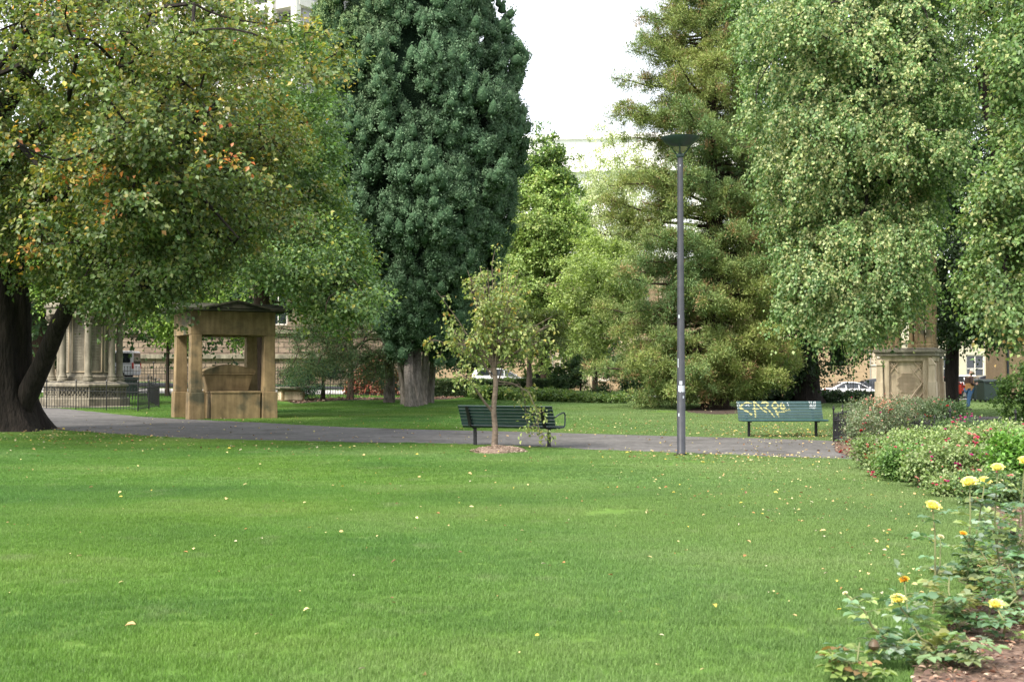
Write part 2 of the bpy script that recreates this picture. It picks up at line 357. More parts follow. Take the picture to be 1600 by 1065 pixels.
def trunk_mesh(name, pts, rad, mat, parent, flute=.08, nfl=7, sides=36, seed=0, flare=.5, fh=.8, sub=26):
    rng = np.random.RandomState(seed); pts = np.array(pts, float); rad = np.array(rad, float)
    s = np.linspace(0, 1, len(pts)); u = np.linspace(0, 1, sub)
    P = np.stack([np.interp(u, s, pts[:, k]) for k in range(3)], 1)
    for _ in range(2): P[1:-1] = (P[:-2]+2*P[1:-1]+P[2:])/4
    Rr = np.interp(u, s, rad); th = np.linspace(0, 2*math.pi, sides, endpoint=False); ph = rng.rand(4)*6.28; V = []
    for i in range(sub):
        h = P[i, 2]-P[0, 2]; f = math.exp(-max(h, 0)/fh)
        rr = Rr[i]*(1+flute*np.sin(nfl*th+ph[0]+1.2*np.sin(h*.6+ph[1]))+flute*.6*np.sin((nfl+4)*th+ph[2]+h)+flute*.4*np.sin(3*th+ph[3]))
        rr = rr*(1+flare*f*(1+.55*np.sin((nfl-2)*th+ph[1])))
        rr = rr+rng.randn(sides)*Rr[i]*.012
        V += [(P[i, 0]+rr[k]*math.cos(th[k]), P[i, 1]+rr[k]*math.sin(th[k]), P[i, 2]) for k in range(sides)]
    F = [(i*sides+k, i*sides+(k+1) % sides, (i+1)*sides+(k+1) % sides, (i+1)*sides+k) for i in range(sub-1) for k in range(sides)]
    return raw_mesh(name, V, F, mat, parent, smooth=True)

# ------------------------------------------------------------------ ground
def in_poly(x, y, poly):
    c = np.zeros(len(x), bool); n = len(poly)
    for i in range(n):
        x0, y0 = poly[i]; x1, y1 = poly[(i+1) % n]
        m = ((y0 > y) != (y1 > y)) & (x < (x1-x0)*(y-y0)/(y1-y0+1e-12)+x0); c ^= m
    return c
gx = np.concatenate([np.arange(-900, -60, 40), np.arange(-60, 60, 1.0), np.arange(60, 940, 40)])
gy = np.concatenate([np.arange(-60, 0, 10), np.arange(0, 120, 1.0), np.arange(120, 1600, 60)])
xx, yy = np.meshgrid(gx, gy); V = np.stack([xx.ravel(), yy.ravel(), T(xx.ravel(), yy.ravel())], 1)
nx = len(gx); i, j = np.meshgrid(np.arange(nx-1), np.arange(len(gy)-1)); a = (j*nx+i).ravel()
def ground_mat():
    m, nt, b = newmat('turf'); N = nt.nodes.new; L = nt.links.new
    g = N('ShaderNodeNewGeometry')
    n1 = N('ShaderNodeTexNoise'); n1.inputs['Scale'].default_value = .35; n1.inputs['Detail'].default_value = 6
    n2 = N('ShaderNodeTexNoise'); n2.inputs['Scale'].default_value = 12; n2.inputs['Detail'].default_value = 8
    for n in (n1, n2): L(g.outputs['Position'], n.inputs['Vector'])
    r1 = N('ShaderNodeValToRGB'); e = r1.color_ramp.elements; e[0].position = .35; e[0].color = (.07, .15, .025, 1); e[1].position = .7; e[1].color = (.13, .20, .045, 1)
    L(n1.outputs['Fac'], r1.inputs['Fac'])
    r2 = N('ShaderNodeMapRange'); r2.inputs['To Min'].default_value = .5; r2.inputs['To Max'].default_value = 1.3; L(n2.outputs['Fac'], r2.inputs['Value'])
    mu = N('ShaderNodeMix'); mu.data_type = 'RGBA'; mu.blend_type = 'MULTIPLY'; mu.inputs['Factor'].default_value = 1
    L(r1.outputs['Color'], mu.inputs['A']); L(r2.outputs[0], mu.inputs['B']); L(mu.outputs['Result'], b.inputs['Base Color'])
    b.inputs['Roughness'].default_value = .9; b.inputs['Specular IOR Level'].default_value = .1
    return m
M['turf'] = ground_mat()
tag(raw_mesh('ground', V, np.stack([a, a+1, a+nx+1, a+nx], 1), M['turf'], smooth=True), kind='structure')

def strip(name, near, far, mat, dz, n=60, kind='structure', sub=6):
    near = np.array(near, float); far = np.array(far, float)
    def rs(p):
        s = np.concatenate([[0], np.cumsum(np.linalg.norm(np.diff(p, axis=0), axis=1))]); u = np.linspace(0, s[-1], n)
        return np.stack([np.interp(u, s, p[:, 0]), np.interp(u, s, p[:, 1])], 1)
    a, b = rs(near), rs(far)
    for _ in range(3):
        for q in (a, b): q[1:-1] = (q[:-2]+2*q[1:-1]+q[2:])/4
    g = np.stack([a+(b-a)*t for t in np.linspace(0, 1, sub)], 0)
    V = np.concatenate([g.reshape(-1, 2), T(g[..., 0].ravel(), g[..., 1].ravel())[:, None]+dz], 1)
    i, j = np.meshgrid(np.arange(n-1), np.arange(sub-1)); k = (j*n+i).ravel()
    o = raw_mesh(name, V, np.stack([k, k+1, k+n+1, k+n], 1), mat); tag(o, kind=kind)
    return list(map(tuple, a))+list(map(tuple, b[::-1]))
near_edge = [(-32, 47)]+[G(*p) for p in [(-60, 659), (78, 670), (150, 676), (300, 686), (480, 690), (640, 692), (740, 694), (860, 700), (1060, 708), (1200, 713), (1328, 718)]]+[(7.6, 21.2)]
far_edge = [(-40, 62)]+[G(*p) for p in [(20, 637), (65, 640), (150, 645), (250, 653), (340, 657), (433, 661), (480, 665), (640, 671), (800, 674), (960, 679), (1100, 683), (1290, 687)]]+[(8.4, 27.0)]
PATH = strip('path', near_edge, far_edge, M['asphalt'], .012)
PATH2 = strip('side_path', [G(1296, 686), (9.0, 33), (11.5, 39), (16, 47)], [(8.4, 27.2), (10.6, 32.5), (13.2, 38), (18, 46)], M['asphalt'], .008, 20)
bed_edge = [(6.2, 24.6)]+[G(*p) for p in [(1322, 712), (1345, 724), (1372, 741), (1420, 753), (1470, 764), (1515, 778), (1550, 800), (1560, 850), (1545, 910), (1500, 965), (1445, 1010), (1400, 1065)]]+[(1.7, 5.0), (1.7, 3.5)]
bed_far = [(7.1, 28.2), (9.0, 27.0), (12, 24.5), (14, 20), (14, 14), (13, 9), (12, 3.5)]
BED = strip('flower_bed_soil', bed_edge, bed_far, M['mulch'], .02, 60)
mb_near = [G(*p) for p in [(462, 637), (520, 634), (600, 633), (700, 633), (790, 622), (960, 616)]]; 
mb_far = [(X(440, 64), 64), (X(520, 66), 66), (X(620, 67), 67), (X(720, 70), 70), (X(800, 74), 74), (X(960, 74), 74)]
LB = strip('leafy_bed_soil', mb_near, mb_far, M['leafbed'], .015, 40)
CB = strip('conifer_soil', [G(*p) for p in [(1075, 645), (1105, 648), (1150, 647)]], [G(*p) for p in [(1070, 641), (1110, 636), (1170, 638)]], M['leafbed'], .012, 16)
strip('pavement', [(-50, 68.5), (-20, 68.2), (0, 73), (30, 78), (60, 80)], [(-50, 75), (-20, 75), (0, 80), (30, 84), (60, 86)], M['pavement'], .03)
strip('road', [(-60, 78), (-20, 78), (0, 82.5), (30, 86), (60, 88)], [(-60, 96), (-20, 96), (0, 98), (30, 100), (60, 101)], M['road'], .02)

# grass: one clump plus the points it grows on, in one mesh, spread by a node tree
def grass_mat():
    m, nt, b = newmat('grass_blade'); N = nt.nodes.new; L = nt.links.new
    g = N('ShaderNodeNewGeometry')
    n1 = N('ShaderNodeTexNoise'); n1.inputs['Scale'].default_value = .28; n1.inputs['Detail'].default_value = 5; n1.inputs['Roughness'].default_value = .6
    mp = N('ShaderNodeMapping'); mp.inputs['Scale'].default_value = (.7, 1, 1); L(g.outputs['Position'], mp.inputs['Vector']); L(mp.outputs[0], n1.inputs['Vector'])
    r1 = N('ShaderNodeValToRGB'); e = r1.color_ramp.elements
    e[0].position = .30; e[0].color = (.090, .185, .036, 1); e[1].position = .72; e[1].color = (.24, .325, .09, 1); k = e.new(.5); k.color = (.142, .262, .042, 1)
    L(n1.outputs['Fac'], r1.inputs['Fac'])
    n2 = N('ShaderNodeTexNoise'); n2.inputs['Scale'].default_value = 1.7; n2.inputs['Detail'].default_value = 6; L(g.outputs['Position'], n2.inputs['Vector'])
    rr = N('ShaderNodeValToRGB'); rr.color_ramp.elements[0].position = .60; rr.color_ramp.elements[1].position = .88; L(n2.outputs['Fac'], rr.inputs['Fac'])
    x = N('ShaderNodeMix'); x.data_type = 'RGBA'; L(rr.outputs['Color'], x.inputs['Factor']); n4 = N('ShaderNodeTexNoise'); n4.inputs['Scale'].default_value = .16; n4.inputs['Detail'].default_value = 3; L(g.outputs['Position'], n4.inputs['Vector'])
    r4 = N('ShaderNodeValToRGB'); r4.color_ramp.elements[0].position = .38; r4.color_ramp.elements[1].position = .62; L(n4.outputs['Fac'], r4.inputs['Fac'])
    x4 = N('ShaderNodeMix'); x4.data_type = 'RGBA'; x4.blend_type = 'MULTIPLY'; L(r4.outputs['Color'], x4.inputs['Factor']); L(r1.outputs['Color'], x4.inputs['A']); x4.inputs['B'].default_value = (.76, .90, 1.12, 1)
    L(x4.outputs['Result'], x.inputs['A']); x.inputs['B'].default_value = (.24, .29, .14, 1)
    sx = N('ShaderNodeSeparateXYZ'); L(g.outputs['Position'], sx.inputs[0]); ax = N('ShaderNodeMath'); ax.operation = 'MULTIPLY_ADD'; ax.inputs[1].default_value = 7; L(n1.outputs['Fac'], ax.inputs[0]); L(sx.outputs['X'], ax.inputs[2])
    mw = N('ShaderNodeMapRange'); mw.inputs['From Min'].default_value = 1.5; mw.inputs['From Max'].default_value = 9; mw.inputs['To Max'].default_value = .6; L(ax.outputs[0], mw.inputs['Value'])
    xw_ = N('ShaderNodeMix'); xw_.data_type = 'RGBA'; L(mw.outputs[0], xw_.inputs['Factor']); L(x.outputs['Result'], xw_.inputs['A']); xw_.inputs['B'].default_value = (.24, .31, .14, 1); x = xw_
    mr = N('ShaderNodeMapRange'); mr.inputs['To Min'].default_value = .65; mr.inputs['To Max'].default_value = 1.3; L(g.outputs['Random Per Island'], mr.inputs['Value'])
    mu = N('ShaderNodeMix'); mu.data_type = 'RGBA'; mu.blend_type = 'MULTIPLY'; mu.inputs['Factor'].default_value = 1
    L(x.outputs['Result'], mu.inputs['A']); L(mr.outputs[0], mu.inputs['B'])
    L(mu.outputs['Result'], b.inputs['Base Color']); b.inputs['Roughness'].default_value = .5; b.inputs['Specular IOR Level'].default_value = .3
    t = N('ShaderNodeBsdfTranslucent'); L(mu.outputs['Result'], t.inputs['Color']); ms = N('ShaderNodeMixShader'); ms.inputs['Fac'].default_value = .42
    L(b.outputs['BSDF'], ms.inputs[1]); L(t.outputs['BSDF'], ms.inputs[2]); L(ms.outputs['Shader'], nt.nodes['Material Output'].inputs['Surface'])
    return m
M['grass'] = grass_mat()
def grass(name, y0, y1, sp, nb, rad, h, wd, seed, step=1):
    rng = np.random.RandomState(seed)
    r = rad*np.sqrt(rng.rand(nb)); th = rng.rand(nb)*6.283; B = np.stack([r*np.cos(th), r*np.sin(th), np.zeros(nb)], 1)
    az = rng.rand(nb)*6.283; lean = rng.rand(nb)**1.3*1.1; hh = h*rng.uniform(.5, 1.25, nb); dirh = np.stack([np.cos(az), np.sin(az), 0*az], 1); side = np.stack([-np.sin(az), np.cos(az), 0*az], 1)
    ww = wd*rng.uniform(.6, 1.3, nb)
    mid = B+dirh*(hh*lean*.3)[:, None]; mid[:, 2] += hh*.55
    tip = B+dirh*(hh*lean)[:, None]; tip[:, 2] += hh*(1-.35*lean**2*.6)
    s_ = side*ww[:, None]*.5
    Vb = np.stack([B-s_, B+s_, mid+s_*.8, mid-s_*.8, tip], 1).reshape(-1, 3); b = np.arange(nb)[:, None]*5
    F3 = np.concatenate([b+np.array([[0, 1, 2]]), b+np.array([[0, 2, 3]]), b+np.array([[3, 2, 4]])], 0)
    gy_ = np.arange(y0, y1, sp); P = []
    for y in gy_:
        hw = y*.47+1.0; x = np.arange(-hw, hw, sp); P.append(np.stack([x, np.full_like(x, y)], 1))
    P = np.concatenate(P); P = P+rng.uniform(-sp*.5, sp*.5, P.shape)
    bad = in_poly(P[:, 0], P[:, 1], PATH) | in_poly(P[:, 0], P[:, 1], PATH2) | in_poly(P[:, 0]+.10*snoise(np.c_[P, P[:, :1]], 5, 4)+rng.randn(len(P))*.09, P[:, 1]+rng.randn(len(P))*.15, BED) | in_poly(P[:, 0], P[:, 1], LB) | in_poly(P[:, 0], P[:, 1], CB)
    mc = G(772, 706); bad |= (((P[:, 0]-mc[0])/.50)**2+((P[:, 1]-mc[1])/.48)**2 < 1)
    tr = np.array([-13.9, 34.2]); dist = np.linalg.norm(P-tr, axis=1); bad |= rng.rand(len(P)) < np.clip(1.5-dist/3.2, 0, 1)
    thin = snoise(np.c_[P, P[:, :1]*0], 1.3, 8); bad |= (thin > 1.05) & (rng.rand(len(P)) < .7)
    P = P[~bad]
    PZ = np.c_[P, T(P[:, 0], P[:, 1])]
    nvb = len(Vb); V = np.concatenate([Vb, PZ]); flag = np.concatenate([np.zeros(nvb, bool), np.ones(len(PZ), bool)])
    o = raw_mesh(name, V, F3, M['grass']); me = o.data
    at = me.attributes.new('is_root', 'BOOLEAN', 'POINT'); at.data.foreach_set('value', flag)
    ng = bpy.data.node_groups.new(name, 'GeometryNodeTree')
    ng.interface.new_socket('Geometry', in_out='INPUT', socket_type='NodeSocketGeometry'); ng.interface.new_socket('Geometry', in_out='OUTPUT', socket_type='NodeSocketGeometry')
    N = ng.nodes.new; L = ng.links.new
    gi, go = N('NodeGroupInput'), N('NodeGroupOutput')
    na = N('GeometryNodeInputNamedAttribute'); na.data_type = 'BOOLEAN'; na.inputs['Name'].default_value = 'is_root'
    sg = N('GeometryNodeSeparateGeometry'); sg.domain = 'POINT'
    L(gi.outputs[0], sg.inputs['Geometry']); L(na.outputs['Attribute'], sg.inputs['Selection'])
    ip = N('GeometryNodeInstanceOnPoints'); L(sg.outputs['Selection'], ip.inputs['Points']); L(sg.outputs['Inverted'], ip.inputs['Instance'])
    rv = N('FunctionNodeRandomValue'); rv.data_type = 'FLOAT_VECTOR'; rv.inputs['Max'].default_value = (0, 0, 6.283)
    L(rv.outputs['Value'], ip.inputs['Rotation'])
    rs = N('FunctionNodeRandomValue'); rs.data_type = 'FLOAT_VECTOR'; rs.inputs['Min'].default_value = (.9, .9, .7); rs.inputs['Max'].default_value = (1.15, 1.15, 1.25); rs.inputs['Seed'].default_value = 3
    L(rs.outputs['Value'], ip.inputs['Scale'])
    L(ip.outputs['Instances'], go.inputs[0])
    md = o.modifiers.new('spread', 'NODES'); md.node_group = ng
    return o
tag(grass('lawn_grass', 4.5, 17, .125, 260, .105, .031, .0027, 1), kind='stuff')
tag(grass('lawn_grass', 17, 36, .19, 250, .155, .028, .0048, 2), kind='stuff')
tag(grass('lawn_grass', 36, 72, .4, 240, .32, .030, .013, 3), kind='stuff')

# fallen leaves
def litter():
    rng = np.random.RandomState(7); P = []
    def scatter(n, f): P.append(np.array([f() for _ in range(n)]))
    def anyp():
        y = 5.5+30*rng.rand()**.8; return (rng.uniform(-.43, .43)*y, y)
    scatter(560, anyp)
    def g(px, py, sx, sy):
        def f():
            while True:
                q = py+rng.randn()*sy
                if q > 625: return G(px+rng.randn()*sx, q)
        return f
    scatter(500, g(1180, 712, 110, 10)); scatter(700, g(1230, 682, 70, 8)); scatter(260, g(120, 682, 90, 7)); scatter(320, g(1250, 760, 160, 35)); scatter(300, g(900, 676, 260, 5))
    scatter(280, g(560, 690, 320, 14)); scatter(350, g(1000, 660, 200, 8)); scatter(90, g(1400, 850, 90, 60)); scatter(300, g(300, 665, 160, 10))
    P = np.concatenate(P); P = P[(P[:, 1] < 70) & (P[:, 1] > 4)]; n = len(P)
    onp = in_poly(P[:, 0], P[:, 1], PATH); keep = ~onp | (rng.rand(n) < .25); P = P[keep]; onp = onp[keep]; n = len(P)
    z = T(P[:, 0], P[:, 1])+np.where(onp, .018, .05)+rng.rand(n)*.008
    az = rng.rand(n)*6.283; D = np.stack([np.cos(az), np.sin(az), rng.randn(n)*.15], 1); N = rng.randn(n, 3)*.3; N[:, 2] += 1
    C = palette(rng, n, [(.55, .48, .22), (.48, .33, .15), (.42, .38, .26), (.33, .17, .06), (.50, .40, .07), (.16, .08, .04)], [3, 3, 1.4, 1.2, 1.2, .8])*rng.uniform(.7, 1.15, (n, 1))
    s = rng.uniform(.03, .08, n)*np.where(P[:, 1] < 22, .58+.25*(rng.rand(n) < .15), 1)
    o = leaf_mesh('fallen_leaves', np.c_[P, z], D, N, s, s*rng.uniform(.3, .75, n), C, M['litter'], None, fold=.3, fine=True)
    tag(o, kind='stuff')
litter()
def bed_litter():
    rng = np.random.RandomState(17); q = rng.uniform((1, 4), (13, 28), (26000, 2)); q = q[in_poly(q[:, 0], q[:, 1], BED)]
    q = np.concatenate([q, (lambda a: a[in_poly(a[:, 0], a[:, 1], BED)])(rng.uniform((1, 4.5), (6, 11), (14000, 2)))]); q2 = rng.uniform((-14, 56), (6, 74), (12000, 2)); q2 = q2[in_poly(q2[:, 0], q2[:, 1], LB)]
    P = np.concatenate([q, q2]); n = len(P); az = rng.rand(n)*6.283; D = np.stack([np.cos(az), np.sin(az), rng.randn(n)*.3], 1); N = rng.randn(n, 3)*.4; N[:, 2] += 1
    C = palette(rng, n, [(.20, .12, .08), (.10, .06, .045), (.30, .21, .15), (.42, .33, .24), (.17, .07, .04)], [3, 3, 2, 1, 1.5])*rng.uniform(.7, 1.2, (n, 1))
    s = rng.uniform(.03, .075, n)*np.where(P[:, 1] > 40, 2.2, np.where(P[:, 1] < 11, .6, 1))
    tag(leaf_mesh('bark_chips', np.c_[P, T(P[:, 0], P[:, 1])+.03+rng.rand(n)*.02], D, N, s, s*rng.uniform(.3, .7, n), C, M['litter'], None, fold=.2, fine=True), kind='stuff')
bed_litter()

exec_order = True
# ------------------------------------------------------------------ TREES
UP = np.array([0, 0, 1.])
# 1. big autumn tree at the left
def autumn_tree():
    rng = np.random.RandomState(11); bx, by = X(-12, 34.6), 34.6
    t = thing('broadleaf_tree', 'huge old tree with thick dark trunk and orange-tinged leaves', 'tree', (0, 0, 0))
    trunk_mesh('trunk', [(bx, by, -.1), (bx+.05, by, 1.6), (bx+.1, by-.1, 3.2), (bx+.0, by-.3, 5.0), (bx-.2, by-.5, 7.5), (bx-.2, by-.4, 10)], [1.02, .95, .92, .85, .6, .4], M['bark_dark'], t, .07, 8, 56, 3, .5, .7, 40)
    lim = MB()
    L1 = [(X(20, 34.4), 34.4, Z(668, 34.4)), (X(44, 34.3), 34.2, Z(620, 34.3)), (X(70, 34.0), 33.9, Z(565, 34)), (X(92, 33.6), 33.5, Z(510, 33.6)), (X(112, 33), 33, Z(465, 33)), (X(128, 32), 32, Z(415, 32)), (X(165, 30.5), 30.5, Z(350, 30.5)), (X(215, 29), 29, Z(290, 29))]
    lim.tube(L1, [.34, .30, .25, .23, .21, .19, .16, .12], 18)
    L2 = [(bx+.1, by-.2, 4.3), (bx+2.3, by-2.0, 6.3), (bx+4.3, by-4.2, 7.4), (bx+6.2, by-5.6, 7.9)]; lim.tube(L2, [.34, .26, .2, .13], 12)
    L3 = [(bx, by-.3, 4.8), (bx+1.5, by-3.5, 6.9), (bx+2.5, by-6.5, 8.0)]; lim.tube(L3, [.32, .24, .14], 12)
    L4 = [(bx-.2, by-.5, 7.5), (bx+2, by-1.5, 10.5), (bx+4.5, by-2, 12.5)]; lim.tube(L4, [.3, .22, .14], 12)
    qq = lambda px, py, d: (X(px, d), d, Z(py, d))
    qq = lambda px, py, d: (X(px, d+1.1), d+1.1, Z(py, d+1.1))
    for pl_, r_ in [([qq(-40, 330, 33), qq(10, 250, 30), qq(60, 195, 27), qq(100, 165, 25.5), qq(114, 95, 24.5), (qq(120, 20, 24))], .15), ([qq(-30, 300, 33), qq(15, 210, 28), qq(60, 262, 25.5), qq(96, 292, 24.8)], .13),
                    ([qq(60, 350, 32), qq(150, 250, 28), qq(230, 232, 25.5), qq(290, 285, 24.3), (qq(330, 325, 23.8)), qq(372, 372, 23.4)], .13), ([qq(60, 300, 31), qq(170, 170, 27), qq(220, 95, 25), qq(232, 40, 24)], .12), ([qq(200, 260, 27), qq(300, 190, 25), qq(360, 195, 24.4), qq(430, 192, 24)], .07)]:
        lim.tube(pl_, list(np.linspace(r_*.8, r_*.12, len(pl_))), 8)
    lim.build('limbs', M['bark_dark'], t, smooth=True)
    env = [blob(90, 150, 30, 330, 230, 7.5, 3), blob(330, 190, 27, 170, 190, 4.5, 2.4), blob(60, 330, 29, 230, 140, 6.5, 1.6), blob(290, 350, 28.5, 120, 90, 3.5, .9),
           blob(-300, 200, 34, 420, 300, 9, 1.4), blob(200, -150, 31, 330, 240, 7, 1.5), blob(60, 420, 30, 130, 55, 3.5, .55), blob(400, 300, 27.5, 80, 90, 2.4, .6)]
    C, out = sample_env(rng, env, 2600, .3, (125, .86))
    keep = C[:, 1] < 42; C, out = C[keep], out[keep]
    px = 800+C[:, 0]/C[:, 1]*FPX; py = HOR-(C[:, 2]-EYE)/C[:, 1]*FPX
    lowlim = np.interp(px, [-400, 0, 60, 150, 230, 300, 380, 450, 540], [520, 415, 425, 470, 470, 430, 395, 350, 285])
    keep = (rng.rand(len(C)) < np.interp(px, [230, 330, 470], [1, .72, .42])) & (py < lowlim) & (px < 485+60*snoise(C, .8, 17)+55*snoise(C, 2.4, 19)-np.clip(py-330, 0, 300)*.6-np.clip(60-py, 0, 400)*2.0); C, out = C[keep], out[keep]
    cols = [(.065, .105, .024), (.105, .14, .028), (.17, .165, .032), (.27, .18, .03), (.04, .075, .022), (.15, .12, .035), (.15, .19, .10)]
    orange = [(.42, .13, .02), (.38, .20, .02), (.30, .07, .02)]
    yel = [(.30, .22, .03), (.26, .24, .04), (.20, .19, .03), (.28, .15, .02)]
    def tint(P, c):
        # the far left and the inside keep greener leaves
        g = np.clip((-8.0-P[:, 0])/6, 0, 1)[:, None]; g = np.maximum(g, np.clip((6.5-P[:, 2])/3, 0, 1)[:, None]); return c*(1-.6*g)+np.array([.05, .10, .025])*.6*g
    o, tws = sprays(rng, C, out, .80, 8, 15, .10, .076, cols, [3.8, 3.2, 1.7, .5, 3.0, 1.1, 1.4], droop=.25, up=.12, flat=.38, ldown=.35, nup=.9, jit=.09, parent=t,
                    patches=[(yel, .8, .4, .3, 3), (orange, 1.6, 1.3, .6, 9)], vary=.38, tintn=tint, twigs=.007)
    roots = [L1[4], L1[6], L1[7]]+L2[1:]+L3[1:]+L4[1:]+[(bx, by-.4, 6), (bx-.2, by-.5, 8.5), (bx-.2, by-.4, 10)]
    sel = rng.permutation(len(C))[:650]
    segs = limbs(rng, roots, C[sel], .015, .24, .5, .03)
    tubes_np('branches', segs, M['bark_dark'], t, 5)
    idx = rng.permutation(len(tws))[:3500]; tubes_np('twigs', [tws[k] for k in idx], M['bark_dark'], t, 3)
autumn_tree()

def broadleaf(label, seed, base, trunk_r, trunk_top, env, n, Rc, tw, lp, L, Wd, cols, wts, shell=.35, cut=None, bark='bark_brown', droop=.3, flat=.7, patches=None, nbr=250,
              rmax=.2, hier=None, cat='tree', name='broadleaf_tree', vary=.3, group=None, nup=.8, lean=(0, 0), ldown=.3, jit=.12, mat=None, fine=False, twigs=0, flare=.5):
    rng = np.random.RandomState(seed); x, y = base; z0 = Tz(x, y)
    t = thing(name, label, cat, (0, 0, 0), group=group)
    h = trunk_top
    P = [(x, y, z0-.1), (x+lean[0]*.3, y+lean[1]*.3, z0+h*.35), (x+lean[0]*.7, y+lean[1]*.7, z0+h*.7), (x+lean[0], y+lean[1], z0+h)]
    trunk_mesh('trunk', P, [trunk_r, trunk_r*.85, trunk_r*.68, trunk_r*.35], M[bark], t, .05, 5, 24, seed, flare, .45, 20)
    nbig = max(8, n//15); vol = sum(e[3]*e[4]*e[5] for e in env); sp_ = .42*(vol*2.2/nbig)**(1/3)
    C, out = sample_env(rng, env, n, shell, hier or (nbig, sp_))
    if cut is not None:
        px = 800+C[:, 0]/C[:, 1]*FPX; py = HOR-(C[:, 2]-EYE)/C[:, 1]*FPX; k = cut(px, py, C); C, out = C[k], out[k]
    o, tws = sprays(rng, C, out, Rc, tw, lp, L, Wd, cols, wts, droop=droop, flat=flat, parent=t, patches=patches, vary=vary, nup=nup, ldown=ldown, mat=mat, fine=fine, twigs=twigs, jit=jit)
    roots = [P[2], P[3], tuple((np.array(P[2])+np.array(P[3]))/2), tuple((np.array(P[1])+np.array(P[2]))/2)]
    sel = rng.permutation(len(C))[:nbr]; tubes_np('branches', limbs(rng, roots, C[sel], .012, rmax, .5, .03), M[bark], t, 5)
    if tws: tubes_np('twigs', tws, M[bark], t, 3)
    return t

GREEN = [(.05, .115, .022), (.075, .15, .025), (.035, .08, .02), (.11, .17, .03), (.06, .12, .045)]
# 2. green tree behind it, reaching over the tomb
broadleaf('broad green tree with yellow-tipped low boughs just left of the tall cypress', 21, (X(408, 50), 50), .4, 8.5,
          [blob(430, 170, 47, 105, 140, 5, 2.8), blob(470, 330, 46, 105, 130, 4.5, 2.2), blob(500, 430, 44, 100, 90, 4, 1.8), blob(370, 330, 49, 140, 170, 5, 2), blob(545, 420, 45, 50, 70, 2.5, .6),
           blob(330, 470, 48, 90, 45, 3, .6), blob(250, 480, 46, 80, 40, 3, .5)],
          1500, 1.0, 9, 13, .14, .105, [(.075, .14, .04), (.10, .18, .05), (.055, .11, .035), (.14, .20, .05), (.09, .15, .07), (.20, .24, .06)], [3, 3, 2.4, 1.8, 2, .8], cut=lambda px, py, C: (py > 30) & (px < np.interp(py, [0, 100, 250, 330, 400, 480], [455, 500, 512, 520, 556, 575])) & (py < np.interp(px, [150, 250, 330, 420, 445, 520, 580, 620], [450, 425, 415, 420, 480, 490, 475, 450])),
          patches=[([(.20, .26, .04), (.28, .27, .05)], .5, .75, .5, 6)], droop=.25, flat=.45, nup=1.1, nbr=320)
# 3. trees filling the left distance
broadleaf('bright yellow-green tree behind the octagonal memorial', 22, (X(262, 66), 66), .10, 4.5,
          [blob(235, 470, 65, 75, 65, 3.2, 1), blob(300, 430, 66, 90, 80, 3.5, 1), blob(130, 420, 66, 80, 70, 3, .8), blob(345, 505, 64, 35, 45, 1.5, .35)],
          420, .95, 8, 10, .17, .12, [(.12, .20, .03), (.18, .26, .04), (.07, .14, .03)], [3, 2, 2], cut=lambda px, py, C: py < np.interp(px, [205, 250], [480, 535]))
broadleaf('dark broad evergreen filling the distance behind the huge old tree', 23, (X(60, 76), 76), .5, 7,
          [blob(40, 380, 76, 190, 170, 5, 2), blob(260, 300, 78, 190, 220, 5, 2), blob(420, 280, 80, 130, 220, 4, 1.2), blob(-150, 300, 78, 150, 250, 4, 1)],
          1100, 1.9, 8, 12, .30, .22, [(.02, .05, .014), (.03, .07, .02), (.045, .09, .02)], [2, 3, 1], nbr=120)
broadleaf('olive feathery evergreen with drooping boughs above the chest tomb', 24, (X(548, 65), 65), .15, 4.6,
          [blob(470, 520, 58, 70, 55, 2.6, 1.2), blob(540, 480, 60, 60, 70, 2.6, 1), blob(560, 555, 60, 45, 40, 1.8, .5)],
          330, .75, 10, 14, .10, .03, [(.045, .085, .03), (.07, .11, .04), (.03, .06, .02), (.13, .10, .03)], [3, 2, 2, .6], mat=M['needle'], droop=.45, cut=lambda px, py, C: py < 590, name='conifer_tree')
broadleaf('dark green yew bush in front of the street fence', 25, (X(505, 63), 63), .10, 1.4,
          [blob(500, 595, 63, 52, 28, 1.5, 1), blob(470, 585, 63, 35, 22, 1.2, .5), blob(560, 578, 64, 45, 28, 1.3, .8)],
          190, .42, 10, 14, .09, .035, [(.018, .05, .025), (.03, .07, .035), (.012, .035, .018)], [2, 2, 2], mat=M['needle'], name='yew_bush', cat='bush', nbr=60, cut=lambda px, py, C: py < 618)

